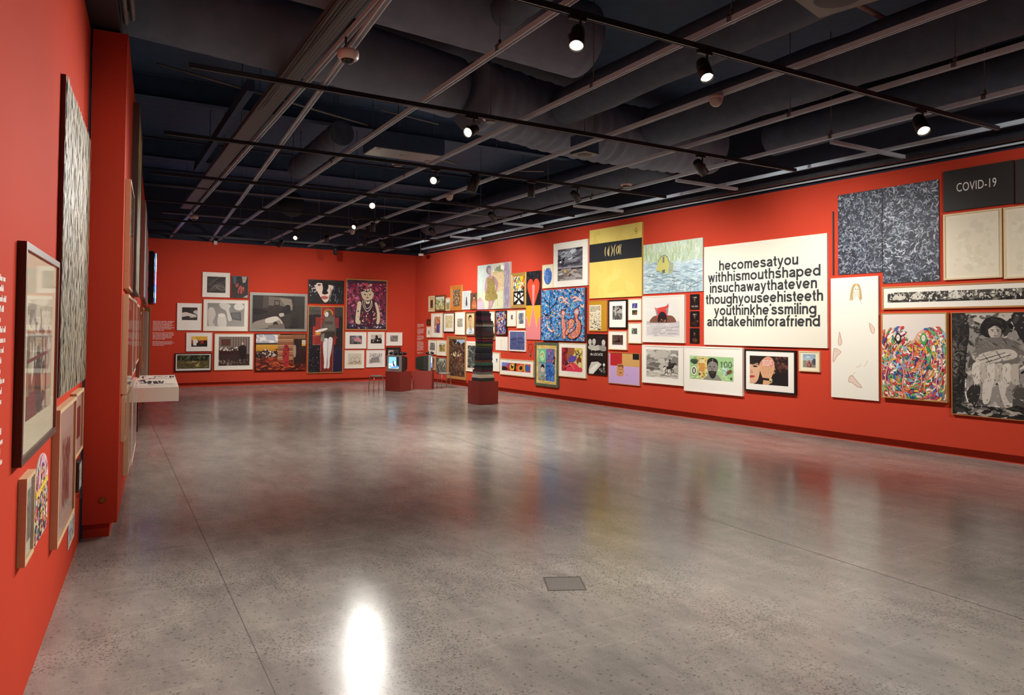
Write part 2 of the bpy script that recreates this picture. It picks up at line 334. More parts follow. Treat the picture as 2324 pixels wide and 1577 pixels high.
# ------------------------------------------------------------------ ceiling grid: struts on rods, tracks below
def channel(b, p, q, w=.041, h=.041, t=.004):
    p = Vector(p); q = Vector(q); d = (q - p).normalized(); sd = Vector((d.y, -d.x, 0)); up = Vector((0, 0, 1))
    prof = [(-w / 2, 0), (-w / 2, h), (w / 2, h), (w / 2, 0), (w / 2 - .010, 0), (w / 2 - .010, t), (w / 2 - t, t), (w / 2 - t, h - t), (-w / 2 + t, h - t), (-w / 2 + t, t), (-w / 2 + .010, t), (-w / 2 + .010, 0)]
    n = len(prof); vs = [e + sd * x + up * z for e in (p, q) for x, z in prof]
    b.add(vs, [(i, (i + 1) % n, n + (i + 1) % n, n + i) for i in range(n)] + [tuple(range(n)), tuple(range(2 * n - 1, n - 1, -1))])
RAILZ = 4.05
def rail(x0, y0, x1, y1, label, m, rods):
    r = empty('strut_rail', (x0, y0, RAILZ)); tag(r, label, 'ceiling rail', 'long strut rails of the ceiling grid')
    b = MB(); channel(b, (0, 0, 0), (x1 - x0, y1 - y0, 0), .046, .046); b.build('strut_channel', m, r)
    for y in rods:
        k = (y - y0) / (y1 - y0); x = (x1 - x0) * k
        c = MB(); c.box((x - .034, y - y0 - .03, .046), (x + .034, y - y0 + .03, .056)); c.box((x - .034, y - y0 - .02, 0), (x - .026, y - y0 + .02, .056)); c.box((x + .026, y - y0 - .02, 0), (x + .034, y - y0 + .02, .056))
        c.tube([(x, y - y0, .056), (x, y - y0, .10)], .016, 6); cl = c.build('rod_clamp', GREYPIPE, r)
        t = MB(); t.tube([(x, y - y0, .056), (x, y - y0, 5.4 - RAILZ)], .005, 6); t.build('hanger_rod', ROD, cl)
RODY = [-1.2, 1.5, 3.3, 5.1, 10.1, 12.6, 15.2, 17.8, 20.4]
RX = [1.81, 3.03, 4.29, 5.55, 6.76, 7.95, 9.15]
rlab = ['long grey strut rail above the left wall side, first from the left', 'long grey strut rail crossing the ceiling, second from the left', 'long grey strut rail crossing the ceiling, third from the left', 'long grey strut rail crossing the ceiling, fourth from the left', 'long grey strut rail crossing the ceiling, fifth from the left', 'bright zinc strut rail with cross bars, second nearest the right wall', 'bright zinc strut rail hung nearest the right wall']
for i, x in enumerate(RX):
    y1 = 21.62 + .041 * (x - 1.3)
    rail((x if i < 6 else 9.47) - .023, -5.9, (x if i < 6 else 8.72) - .023, y1 if i < 6 else 20.6, rlab[i], STRUT if i < 5 else STRUT2, [] if i in (0, 6) else [y + .35 * (i % 3) for y in RODY if y > 9 or i not in (3, 6)])
# the slanting cable duct beside the first rail
b = MB(); channel(b, (1.62, 2.0, 4.005), (2.79, 21.55, 4.005), .05, .035)
tag(b.build('slanted_strut', STRUT), 'thin grey strut slanting away from the first long rail', 'ceiling rail')
for i, y in enumerate((3.0, 5.83, 8.62, 11.45, 14.2, 17.0)):
    b = MB(); channel(b, (7.97, y, 4.005), (9.48 - .055 * (y - 5.8) if y > 6 else 9.5, y, 4.005), .046, .046)
    tag(b.build('cross_bar', STRUT), 'short grey cross bar between the right wall rails, ' + ('nearest the front', 'at the far right of the view', 'second from the front', 'third from the front', 'fourth from the front', 'farthest back')[i], 'ceiling rail', 'cross bars beside the right wall')
# cable tray, perforated
def tray_mat():
    m = bpy.data.materials.new('perforated_tray'); m.use_nodes = True; nt = m.node_tree; b = nt.nodes['Principled BSDF']; N = nt.nodes.new; L = nt.links.new
    tc = N('ShaderNodeTexCoord'); sp = N('ShaderNodeSeparateXYZ'); L(tc.outputs['Object'], sp.inputs[0])
    def fr(sock, k):
        a = N('ShaderNodeMath'); a.operation = 'MULTIPLY'; a.inputs[1].default_value = k; L(sock, a.inputs[0]); f = N('ShaderNodeMath'); f.operation = 'PINGPONG'; f.inputs[1].default_value = .5; L(a.outputs[0], f.inputs[0]); return f.outputs[0]
    fx = fr(sp.outputs[0], 30); fy = fr(sp.outputs[1], 22)
    gx = N('ShaderNodeMath'); gx.operation = 'GREATER_THAN'; gx.inputs[1].default_value = .28; L(fx, gx.inputs[0]); gy = N('ShaderNodeMath'); gy.operation = 'GREATER_THAN'; gy.inputs[1].default_value = .28; L(fy, gy.inputs[0])
    mu = N('ShaderNodeMath'); mu.operation = 'MULTIPLY'; L(gx.outputs[0], mu.inputs[0]); L(gy.outputs[0], mu.inputs[1])
    mx = N('ShaderNodeMix'); mx.data_type = 'RGBA'; mx.inputs['A'].default_value = (.15, .15, .165, 1); mx.inputs['B'].default_value = (.012, .012, .015, 1); L(mu.outputs[0], mx.inputs['Factor']); L(mx.outputs['Result'], b.inputs['Base Color'])
    b.inputs['Roughness'].default_value = .6
    return m
t = empty('cable_tray', (0, 0, 0)); tag(t, 'wide perforated cable tray running along the first long rail', 'cable tray')
b = MB(); b.box((1.70, -5.9, 4.36), (1.93, 18.2, 4.364)); b.box((1.70, -5.9, 4.36), (1.704, 18.2, 4.42)); b.box((1.926, -5.9, 4.36), (1.93, 18.2, 4.42)); b.build('tray', tray_mat(), t)
for y in (-1.5, 1.5, 4.9, 10.3, 13.4, 16.9):
    for x in (1.697, 1.933):
        b = MB(); b.tube([(x, y, 4.34), (x, y, 5.4)], .005, 6); b.build('hanger_rod', ROD, t)
for k in range(4):
    b = MB(); xx = 1.66 + .03 * k; b.tube([(xx - .02 + .015 * math.sin(y * .9 + k), y, 4.22 + .012 * k + .02 * math.sin(y * .7 + k)) for y in [-5.5 + .8 * j for j in range(19)]], .009, 6); b.build('cable', ROD, t)
wl = MB(); wl.box((1.54, 9.0, 4.46), (1.625, 14.2, 4.60)); tag(wl.build('rectangular_duct', BLACK), 'narrow dark rectangular duct beside the perforated tray', 'duct')

# black fabric wrapped ducts
FAB = mat('black_fabric_wrap', (.068, .088, .130), .8, noise=.4, nscale=6, bump=.6, stretch=(1, 1, 1))
FAB2 = mat('grey_black_fabric_wrap', (.165, .19, .26), .75, noise=.35, nscale=4, bump=.6)
def fduct(name, pts, r, label, m, n=28, sub=24, wr=.05, seed=1):
    rnd = random.Random(seed); P = [Vector(p) for p in pts]; path = []
    L = [(P[i + 1] - P[i]).length for i in range(len(P) - 1)]; tot = sum(L)
    for j in range(sub * len(L) + 1):
        d = tot * j / (sub * len(L)); i = 0
        while i < len(L) - 1 and d > L[i]: d -= L[i]; i += 1
        path.append(P[i].lerp(P[i + 1], d / L[i]))
    rs = [r * (1 + wr * math.sin(j * 2.1 + seed) * rnd.uniform(.2, 1)) for j in range(len(path))]
    b = MB(); b.tube(path, rs, n)
    for p in ((path[2], path[-3]) if seed == 10 else ()): b.tube([p + Vector((0, 0, r * .9)), Vector((p.x, p.y, 5.396))], .006, 6)
    return tag(b.build(name, m), label, 'duct', 'fabric wrapped ducts')
fduct('wrapped_duct', [(-1.0, 6.1, 4.95), (2.2, 6.45, 4.95), (4.75, 6.72, 4.95)], .42, 'huge smooth black wrapped duct crossing the ceiling nearest the front', FAB2, wr=.006, n=40)
fduct('wrapped_duct', [(-1.0, 7.75, 4.92), (2.4, 8.40, 4.92), (4.12, 8.74, 4.87)], .40, 'smooth black wrapped duct crossing the ceiling behind the front one', FAB2, wr=.008, seed=3, n=40)
fduct('wrapped_duct', [(4.3, 8.55, 4.75), (6.2, 8.95, 4.72), (7.6, 9.0, 4.72), (9.0, 8.9, 4.75)], .47, 'crinkled black wrapped duct behind the small square speaker', FAB2, wr=.05, seed=5, n=36)
fduct('wrapped_duct', [(5.58, -3, 4.72), (5.60, 8.25, 4.72)], .25, 'long black wrapped duct between the fourth and fifth strut rails', FAB, seed=6)
fduct('wrapped_duct', [(7.36, -3, 4.72), (7.38, 8.4, 4.72)], .31, 'long thick black wrapped duct between the bright strut rails at right', FAB, seed=7)
fduct('wrapped_duct', [(9.40, -3, 4.72), (9.36, 7.9, 4.72)], .27, 'black wrapped duct along the top of the right wall', FAB, seed=8)
fduct('wrapped_duct', [(3.42, 3.2, 4.72), (3.42, 6.1, 4.72)], .16, 'thin black wrapped duct beside the second strut rail', FAB, seed=9)
fduct('wrapped_duct', [(3.35, 11.2, 4.72), (3.38, 14.2, 4.72)], .20, 'short dark duct beyond the grey ceiling unit', FAB, seed=10)
fduct('wrapped_duct', [(8.70, 9.6, 4.66), (8.45, 19.5, 4.66)], .30, 'far black wrapped duct high along the right wall', FAB, seed=11)
# thin pipes across
PINK = mat('faded_pink_pipe', (.42, .25, .22), .55); PIPEG = mat('painted_grey_pipe', (.16, .145, .14), .55)
for p, q, r, m, lab in (((6.66, 4.71, 5.1), (9.92, 5.09, 5.1), .028, PINK, 'faded pink sprinkler pipe high above the right wall'),
        ((.58, 9.12, 4.64), (3.46, 10.28, 4.64), .014, PIPEG, 'thin grey pipe crossing above the perforated tray'),
        ((.80, 14.45, 4.20), (8.4, 14.45, 4.20), .018, PIPEG, 'long grey pipe crossing the whole ceiling halfway back'),
        ((3.35, 9.4, 4.62), (4.3, 9.62, 4.62), .012, PIPEG, 'thin grey pipe end just above the grey ceiling unit'),
        ((1.3, 17.9, 4.20), (6.0, 17.9, 4.20), .03, PIPEG, 'grey pipe crossing the ceiling near the back wall'),
        ((4.3, 10.9, 4.5), (5.4, 11.3, 4.5), .016, PIPEG, 'short grey pipe beyond the grey ceiling unit'),
        ((6.4, 11.3, 4.5), (7.0, 11.0, 4.5), .016, PIPEG, 'short grey pipe stub left of the right wall rails')):
    b = MB(); b.tube([p, q], r); tag(b.build('sprinkler_pipe', m), lab, 'pipe')
# black pipe and tray along the right wall
b = MB(); b.box((-.03, -5.9, 0), (.05, 20.5, .06)); o = b.build('cable_trunking', mat('black_trunking', (.03, .03, .032), .5, noise=.5, nscale=14)); o.location = (9.72, 0, 4.02); o.rotation_euler = (0, 0, .0611)
o.location = wpt('R', 22.0, 4.03, .24); tag(o, 'black cable trunking running along the top of the right wall', 'cable tray')
b = MB(); b.tube([wpt('R', 1.2, 4.02, .09), wpt('R', 22, 4.02, .09)], .014, 8); tag(b.build('conduit_pipe', STRUT), 'thin grey conduit just above the red edge of the right wall', 'pipe')
# grey pipes and steel seen in the dark beyond
for y, z, lab in ((15.9, 5.0, 'dark steel roof beam crossing beyond the middle of the room'), (11.9, 5.05, 'dark steel roof beam crossing above the tray'), (19.0, 5.0, 'dark steel roof beam crossing near the back wall')):
    b = MB(); b.box((-1.2, y, z), (9.6, y + .18, z + .012)); b.box((-1.2, y + .08, z), (9.6, y + .10, z + .35)); b.box((-1.2, y, z + .34), (9.6, y + .18, z + .352))
    tag(b.build('roof_beam', BLACK), lab, 'beam', 'dark roof beams')

# ------------------------------------------------------------------ lighting tracks and spotlights
TRK = mat('black_track', (.012, .013, .018), .5); LIT_SLOT = mat('track_slot_painted_light', (.42, .40, .40), .5)  # pale slot colour stands in for floor light on the track's underside
TY = [-3.6, -.95, 1.70, 4.35, 7.0, 9.6, 12.2, 14.85, 17.5, 20.1]
TRZ = 3.955
tl = ['behind the viewer', 'just behind the viewer', 'above the viewer', 'nearest the front, crossing the top edge of the view', 'second from the front', 'third from the front', 'fourth from the front', 'fifth from the front', 'sixth from the front', 'nearest the back wall']
for i, y in enumerate(TY):
    x0 = .70 if i > 3 else .75; x1 = 8.9 - .05 * max(0, y - 4.35)
    t = empty('lighting_track', (x0, y, TRZ)); tag(t, 'black lighting track with slot coloured pale as if lit, ' + tl[i], 'lighting track', 'lighting tracks across the ceiling')
    b = MB(); b.box((0, -.018, .004), (x1 - x0, .018, .046)); b.box((0, -.018, 0), (x1 - x0, -.011, .004)); b.box((0, .011, 0), (x1 - x0, .018, .004)); b.build('track_body', TRK, t)
    b = MB(); b.box((.02, -.011, .001), (x1 - x0 - .02, -.002, .0045)); b.build('painted_lit_slot', LIT_SLOT, t)

HOUS = mat('black_lamp_housing', (.010, .010, .012), .42); LENS_ON = {}
def lens(strength):
    if strength not in LENS_ON: LENS_ON[strength] = mat('lit_lamp_lens_%d' % len(LENS_ON), (.9, .9, .8), .4, emit='fff3d2', estr=strength)
    return LENS_ON[strength]
LENS_OFF = mat('lamp_lens_glass', (.35, .34, .32), .2)
def spotlight(x, y, aim, label, power, size=62, blend=.75, glow=25.0, big=1.0, col=(1.0, .955, .895), drop=.13):
    """track spotlight: adaptor on the track, stem, cylindrical head turned to its target"""
    z = TRZ - drop - .03
    r = empty('track_spotlight', (x, y, TRZ)); tag(r, label, 'spotlight', 'track spotlights')
    b = MB(); b.box((-.075, -.017, -.028), (.075, .017, 0)); b.build('track_adaptor', HOUS, r, bevel=.003)
    dz = z - TRZ
    b = MB(); b.tube([(.03, 0, -.028), (.03, 0, dz + .02)], .011, 8); b.build('stem', GREYPIPE if glow else HOUS, r)
    ax = (Vector(aim) - Vector((x, y, z))).normalized(); sd = ax.cross(Vector((0, 0, 1))).normalized()
    up = sd.cross(ax); c = Vector((0, 0, dz)); R = .056 * big; Lh = .19 * big
    M = Matrix(((sd.x, up.x, ax.x, c.x), (sd.y, up.y, ax.y, c.y), (sd.z, up.z, ax.z, c.z), (0, 0, 0, 1)))
    b = MB(); b.lathe([(.0001, -Lh * .55), (R * .80, -Lh * .55), (R * .93, -Lh * .45), (R, -Lh * .2), (R, Lh * .5), (R * .94, Lh * .5), (R * .92, Lh * .40), (.0001, Lh * .40)], M, 24)
    hd = b.build('lamp_head', HOUS, r)
    b = MB(); yk = [M @ Vector(p) for p in ((R + .004, 0, 0), (R + .006, R * .5, 0), (R * .4, R + .01, 0))]; b.tube(yk, .006, 6); b.build('yoke', HOUS, r)
    b = MB(); b.lathe([(.0001, Lh * .43), (R * .74, Lh * .43)], M, 24, smooth=False); b.build('lens', lens(glow) if glow else LENS_OFF, hd)
    if power:
        ld = bpy.data.lights.new('spot_beam', 'SPOT'); ld.energy = power * SPOT_GAIN; ld.color = col; ld.spot_size = math.radians(size); ld.spot_blend = blend; ld.shadow_soft_size = .045
        lo = bpy.data.objects.new('spot_beam', ld); COL.objects.link(lo); lo.parent = r
        q = c + ax * (Lh * .5 + .012); lo.matrix_local = Matrix.Translation(q) @ (-ax).to_track_quat('Z', 'Y').to_matrix().to_4x4()
    return r
# ------------------------------------------------------------------ pictures: wall, left, bottom, right, top, depth (metres along the wall)
PL = {
    'b1':('B',1.304,2.470,2.020,3.156,0.040),
    'b2':('B',2.061,2.469,2.514,3.085,0.040),
    'b3':('B',0.679,1.549,1.294,2.286,0.040),
    'b4':('B',1.338,1.527,2.529,2.409,0.040),
    'b5':('B',2.566,1.531,4.205,2.638,0.040),
    'b6':('B',0.921,0.976,1.580,1.487,0.040),
    'b7':('B',0.648,0.434,1.576,0.923,0.050),
    'b8':('B',1.641,0.443,2.685,1.462,0.040),
    'b9':('B',2.736,0.397,4.188,1.463,0.060),
    'b10':('B',4.235,2.372,5.320,3.081,0.040),
    'b11':('B',4.233,0.293,5.322,2.296,0.040),
    'b12':('B',5.382,1.578,6.738,3.156,0.040),
    'b13':('B',5.382,1.013,6.058,1.524,0.040),
    'b14':('B',6.103,0.995,6.658,1.527,0.040),
    'b15':('B',6.716,1.096,7.259,1.516,0.040),
    'b16':('B',5.376,0.409,5.996,0.965,0.040),
    'b17':('B',6.067,0.430,6.680,0.964,0.040),
    'b18':('B',6.727,0.472,7.205,1.042,0.040),
    'btext':('B',0.066,1.137,0.538,1.783,0.002),
    'rtext':('R',0.304,0.835,0.816,1.796,0.002),
    'r1':('R',1.197,2.166,1.601,2.650,0.040),
    'r2':('R',1.641,2.171,2.296,2.657,0.050),
    'r3':('R',2.314,2.176,2.594,2.563,0.040),
    'r4':('R',2.597,2.168,3.327,2.911,0.050),
    'r5':('R',3.317,2.194,3.769,2.719,0.040),
    'r6':('R',3.768,2.181,4.155,2.652,0.040),
    'r7':('R',4.158,2.183,5.809,3.391,0.040),
    'r8':('R',1.084,1.761,1.370,1.937,0.040),
    'r9':('R',1.084,1.369,1.385,1.709,0.040),
    'r10':('R',1.385,1.374,2.142,2.117,0.040),
    'r11':('R',2.176,1.541,2.850,2.120,0.040),
    'r12':('R',2.891,1.471,3.480,2.133,0.040),
    'r13':('R',3.525,1.455,4.054,2.123,0.050),
    'r14':('R',1.214,0.858,1.758,1.300,0.040),
    'r15':('R',1.768,0.834,2.370,1.303,0.040),
    'r16':('R',2.454,0.187,3.561,1.422,0.060),
    'r17':('R',3.523,0.458,4.114,1.297,0.040),
    'r18':('R',1.423,0.380,1.674,0.793,0.030),
    'r19':('R',1.734,0.326,2.367,0.769,0.040),
    'r20':('R',4.554,1.362,5.078,2.132,0.040),
    'r21':('R',4.709,0.526,5.324,1.030,0.040),
    'r22':('R',5.086,1.090,5.662,1.447,0.015),
    'r23':('R',5.122,1.488,5.643,2.129,0.050),
    'r24':('R',5.666,1.715,6.088,2.134,0.040),
    'r25':('R',6.106,1.668,6.508,2.136,0.040),
    'r26':('R',5.755,1.090,6.506,1.611,0.040),
    'r27':('R',5.849,2.174,6.531,3.079,0.060),
    'r28':('R',6.518,1.395,7.139,3.079,0.030),
    'r29':('R',7.204,2.632,7.655,3.202,0.040),
    'r30':('R',7.658,2.634,8.926,3.670,0.040),
    'r31':('R',7.227,1.390,8.865,2.587,0.070),
    'r32':('R',6.597,0.978,6.772,1.289,0.010),
    'r33':('R',5.333,0.464,6.869,0.878,0.040),
    'r34':('R',6.936,0.291,7.873,1.336,0.050),
    'r35':('R',7.883,0.563,8.883,1.344,0.040),
    'r36':('R',8.989,2.335,10.640,3.843,0.040),
    'r37':('R',10.675,2.377,12.230,3.365,0.030),
    'r38':('R',8.957,1.616,9.567,2.290,0.030),
    'r39':('R',9.621,1.675,10.197,2.284,0.040),
    'r40':('R',10.237,1.850,10.633,2.289,0.040),
    'r41':('R',10.239,1.376,10.635,1.800,0.040),
    'r42':('R',9.626,1.232,10.200,1.628,0.040),
    'r43':('R',8.907,0.668,9.564,1.556,0.030),
    'r44':('R',9.614,0.515,10.582,1.176,0.030),
    'r45':('R',10.667,1.411,11.793,2.328,0.050),
    'r46':('R',11.903,2.038,12.127,2.326,0.010),
    'r47':('R',11.903,1.718,12.128,2.010,0.010),
    'r48':('R',11.898,1.407,12.128,1.692,0.010),
    'r49':('R',10.663,0.602,11.772,1.354,0.050),
    'r50':('R',11.788,0.520,13.135,1.357,0.050),
    'r51':('R',13.178,0.624,14.182,1.338,0.050),
    'r52':('R',14.236,1.014,14.603,1.337,0.040),
    'r53':('R',12.269,1.392,14.738,3.179,0.040),
    'r54':('R',14.811,2.518,14.836,3.506,0.010),
    'r55':('R',14.906,2.353,16.393,3.743,0.012),
    'r55a':('R',14.906,2.519,15.599,3.743,0.012),
    'r55b':('R',15.606,2.353,16.393,3.744,0.012),
    'r56':('R',16.462,3.282,17.304,3.831,0.030),
    'r58':('R',16.459,2.355,17.166,3.243,0.040),
    'r57':('R',17.326,3.273,18.079,3.826,0.030),
    'r59':('R',17.189,2.334,17.873,3.240,0.040),
    'r60':('R',15.603,1.973,17.939,2.302,0.040),
    'r61':('R',14.797,0.647,15.545,2.468,0.035),
    'r62':('R',15.610,0.709,16.507,1.920,0.070),
    'r63':('R',16.549,0.559,17.837,1.919,0.040),
    'a1':('A',3.509,1.082,4.610,1.989,0.032),
    'a2':('A',4.762,1.249,6.390,3.058,0.024),
    'a5':('A',4.743,0.419,5.676,1.182,0.037),
    'a6':('A',5.639,0.758,6.193,1.198,0.037),
    'a3':('A',3.671,0.639,3.915,1.007,0.031),
    'a4':('A',4.033,0.543,4.620,1.052,0.010),
    'a8':('A',5.682,0.161,6.065,0.330,0.004),
}
FRAMES = {'white': mat('white_frame_paint', 'e9e4d8', .5), 'ash': mat('pale_ash_wood', 'd8b78c', .5, noise=.10, nscale=14, stretch=(1, 1, 6)), 'oak': mat('honey_oak_wood', 'b67c42', .5, noise=.14, nscale=16, stretch=(1, 1, 6)),
          'black': mat('black_frame_paint', '15130f', .4), 'walnut': mat('dark_walnut_wood', '4a281a', .45, noise=.2, nscale=16, stretch=(1, 1, 6)), 'gold': mat('gilt_wood', 'c29a56', .4, metal=.35, noise=.12, nscale=22),
          'silver': mat('weathered_silver_frame', '8f8d86', .45, metal=.3, noise=.15, nscale=14), 'cream': mat('cream_frame_paint', 'd9c49a', .55, noise=.05, nscale=18), 'brown': mat('mid_brown_wood', '6e4124', .5, noise=.18, nscale=16, stretch=(1, 1, 6)),
          'carved': mat('carved_orange_wood', 'b8702c', .55, noise=.3, nscale=30, bump=.6), 'pinewood': mat('reddish_pine_wood', 'd29a70', .5, noise=.1, nscale=14, stretch=(1, 1, 6)), 'marbled': mat('marbled_green_frame', '4d5a46', .5, noise=.8, nscale=16),
          'tan': mat('tan_wood', 'a8743e', .5, noise=.12, nscale=14, stretch=(1, 1, 6))}
CARD = {}
def card(c):
    if c not in CARD: CARD[c] = mat('mount_card_' + c, c, .8)
    return CARD[c]
def canvas_mat(c):
    k = 'cv' + c
    if k not in CARD: CARD[k] = mat('canvas_edge_' + c, c, .75)
    return CARD[k]
PROFILE = {'flat': lambda f, d, r: [(0, 0), (0, -d), (f, -d), (f, -d + r)],
           'step': lambda f, d, r: [(0, 0), (0, -d), (f * .45, -d), (f * .55, -d + r * .4), (f * .8, -d + r * .4), (f * .86, -d + r * .2), (f, -d + r * .2), (f, -d + r)],
           'ornate': lambda f, d, r: [(0, 0), (0, -d * .75), (f * .12, -d), (f * .3, -d), (f * .42, -d * .82), (f * .62, -d * .86), (f * .7, -d * .7), (f * .9, -d * .66), (f, -d + r)]}
def ring(name, W, H, prof, m, parent):
    b = MB(); n = len(prof)
    for k in range(n - 1):
        (i0, y0), (i1, y1) = prof[k], prof[k + 1]
        A = [(-W / 2 + i0, y0, i0), (W / 2 - i0, y0, i0), (W / 2 - i0, y0, H - i0), (-W / 2 + i0, y0, H - i0)]
        B = [(-W / 2 + i1, y1, i1), (W / 2 - i1, y1, i1), (W / 2 - i1, y1, H - i1), (-W / 2 + i1, y1, H - i1)]
        b.add(A + B, [(j, (j + 1) % 4, 4 + (j + 1) % 4, 4 + j) for j in range(4)])
    return b.build(name, m, parent)
def quad(name, x0, z0, x1, z1, y, m, parent):
    b = MB(); b.add([(x0, y, z0), (x1, y, z0), (x1, y, z1), (x0, y, z1)], [(0, 1, 2, 3)]); return b.build(name, m, parent)
def artwork(key, name, cat, label, draw, frame=None, mount=None, pic=None, style='photo', glaze=None, edge='d8d2c2', group=None, prof='flat', rec=.009, shape=None):
    w, s0, z0, s1, z1, d = PL[key]; W = s1 - s0; H = z1 - z0
    o = wpt(w, (s0 + s1) / 2, z0, .001); r = empty(name, o, wrot(w)); tag(r, label, cat, group)
    if frame:
        fw, fm = frame; ring('frame', W, H, PROFILE[prof](fw, d, rec), FRAMES[fm], r)
        x0, x1, za, zb = -W / 2 + fw, W / 2 - fw, fw, H - fw
        back = -d + rec
        if mount:
            mb = MB(); mb.box((x0, back, za), (x1, back + .003, zb)); mo = mb.build('mount', card(mount), r)
        if pic: px0, px1, pz0, pz1 = -W / 2 + pic[0] * W, -W / 2 + pic[2] * W, H - pic[3] * H, H - pic[1] * H
        else: px0, px1, pz0, pz1 = x0, x1, za, zb
        if draw:
            p = Pic(px1 - px0, pz1 - pz0); draw(p); p.build('picture', ART[style], mo if mount else r, (px0, back - (.0006 if mount else 0), pz0))
        if glaze if glaze is not None else True:
            quad('glass_pane', x0, za, x1, zb, -d + .0015, GLASS, r)
    else:
        b = MB(); b.box((-W / 2, -d, 0), (W / 2, 0, H)); b.build('canvas' if d > .02 else 'sheet', canvas_mat(edge), r)
        if draw:
            p = Pic(W, H); draw(p); p.build('painted_face' if d > .02 else 'printed_face', ART[style], r, (-W / 2, -d - .0006, 0))
    return r
FP, PN, PR = 'framed_photograph', 'painting', 'framed_print'

# ---- back wall
def d(p):
    p.rect(0, 0, 1, 1, '2a211d').dabs(26, (0, 0, 1, 1), ['38302a', '201a17', '463a32'], .5, 5, (-.8, .2), 2)
    for k in range(7): p.line([(.05 + .05 * k, .95), (.3 + .05 * k, .62), (.55, .45 + .05 * k), (.85, .5 + .06 * k), (.98, .8)], .018, ['8d8276', '6a6058', 'a59a8d'][k % 3], taper=True)
    p.line([(.1, .5), (.35, .3), (.6, .05)], .03, '7b7066', taper=True)
artwork('b1', FP, 'photograph', 'white framed square photograph of dark swirling cloth, highest at left on the back wall', d, (.018, 'white'), 'ebe6d9', (.165, .17, .84, .82))
def d(p):
    p.rect(0, 0, 1, 1, '241a1b', '3a2a26').poly([(.05, 0), (.3, 0), (.25, .4), (.1, .35)], '4b5360').poly([(.62, 0), (.95, 0), (.85, .28), (.68, .3)], 'a89c8e')
    for q, c in (((.33, .42, .1, .1), 'a04238'), ((.5, .62, .1, .2), 'b5544a'), ((.66, .66, .1, .18), 'b85a50')): p.ell(*q, c, .3)
    p.ell(.5, .68, .05, .13, '7b201f', .3).ell(.67, .71, .05, .12, '7b201f', .2).poly([(.7, 1), (1, .86), (1, 1)], 'b8aca0')
artwork('b2', FP, 'photograph', 'small thin black framed dark photograph of red shoes on the back wall', d, (.012, 'black'))
def d(p):
    p.rect(0, 0, 1, 1, '2b201c').rect(.55, 0, 1, .45, '3a2b24').blob([(0, .45), (.25, .38), (.5, .45), (.8, .55), (.97, .66), (.7, .78), (.4, .68), (.1, .75), (0, .7)], 'd8cfc2')
    p.blob([(.72, .35), (.9, .2), (1, .3), (1, .55), (.85, .5)], 'c9bfb1').rect(0, .78, 1, 1, '3a302b').line([(.5, .8), (.95, .74)], .05, 'b5aa9c')
artwork('b3', FP, 'photograph', 'white framed small photograph of a pale reclining form, leftmost on the back wall', d, (.018, 'white'), 'efeade', (.2, .155, .83, .625))
def d(p):
    p.rect(0, 0, 1, 1, '8d8a83', 'a6a29a').poly([(.2, .38), (.55, .38), (.55, .8), (.22, .75)], '9b978f').poly([(.62, .4), (.9, .38), (.92, .75), (.62, .68)], '5f5d59').poly([(.65, .43), (.86, .42), (.88, .7), (.66, .64)], '757370')
    p.blob([(.32, .02), (.5, 0), (.62, .1), (.58, .3), (.66, .7), (.56, .75), (.5, .35), (.36, .2)], 'd8d4c8').ell(.85, .14, .14, .16, 'e2ded2').blob([(.02, .3), (.15, .2), (.22, .5), (.15, .8), (.2, 1), (.05, 1)], 'cfcabd').blob([(.28, .6), (.4, .5), (.5, .6), (.5, 1), (.3, 1)], 'ddd8cb').ell(.38, .52, .1, .08, 'ece7da')
artwork('b4', FP, 'photograph', 'wood framed wide photograph of pale ghostly shapes with white border on the back wall', d, (.016, 'ash'), 'ebe6d9', (.09, .115, .91, .845))
def d(p):
    p.rect(0, 0, 1, 1, '332d29', '28231f').poly([(.2, 0), (.3, 0), (.3, .35), (.19, .38)], '4a423b').poly([(.3, .02), (.72, .08), (.78, .32), (.76, .45), (.55, .3), (.3, .3)], '6b6158').poly([(.5, .06), (.74, .1), (.77, .43), (.62, .3)], '8a7e70')
    p.rect(.41, .14, .51, .3, '1c1815').rect(.425, .165, .495, .275, '6f665c').blob([(.5, .55), (.62, .3), (.7, .28), (.72, .4), (.64, .55)], '1d1917').blob([(0, .4), (.2, .42), (.3, .5), (.15, .58), (0, .55)], '1b1715')
    p.blob([(.02, .82), (.2, .72), (.42, .62), (.52, .68), (.6, .9), (.5, .86), (.42, .75), (.35, .95), (.1, 1), (0, 1)], '8f867b').blob([(.26, .7), (.44, .63), (.5, .72), (.36, .82), (.25, .82)], 'cfc6b8').blob([(.5, .55), (.58, .52), (.6, .6), (.53, .64)], 'b5ab9d').line([(.5, .7), (.56, .82), (.6, .93)], .018, 'c9bfb0')
    p.blob([(.6, .62), (.7, .55), (.75, .7), (.7, .95), (.58, .9)], '38312c').poly([(.3, .9), (.6, .84), (.62, 1), (.3, 1)], '6e655c').rect(.76, .3, 1, 1, '2b2622')
artwork('b5', FP, 'photograph', 'large sombre photograph of a lamplit bedroom in a wide silver grey frame', d, (.075, 'silver'), prof='step')
def d(p):
    p.rect(0, 0, 1, .42, 'd9a722').rect(0, .36, 1, .72, 'a8281f').rect(0, .68, 1, 1, '2c1b16').rect(.05, .02, .2, .3, 'e8c34a').poly([(.1, .3), (.3, .22), (.42, .5), (.3, .9), (.12, .85)], 'e9e3d6').blob([(.3, .75), (.45, .5), (.55, .4), (.6, .55), (.45, .8)], '3a211a').rect(.76, .4, .98, .95, '1c1210').ell(.52, .38, .05, .07, 'c9a08a').line([(.55, .2), (.75, .35)], .03, 'f2d67a')
artwork('b6', FP, 'photograph', 'small white framed photograph of a yellow and red interior, back wall', d, (.014, 'white'), 'efeade', (.195, .205, .815, .755))
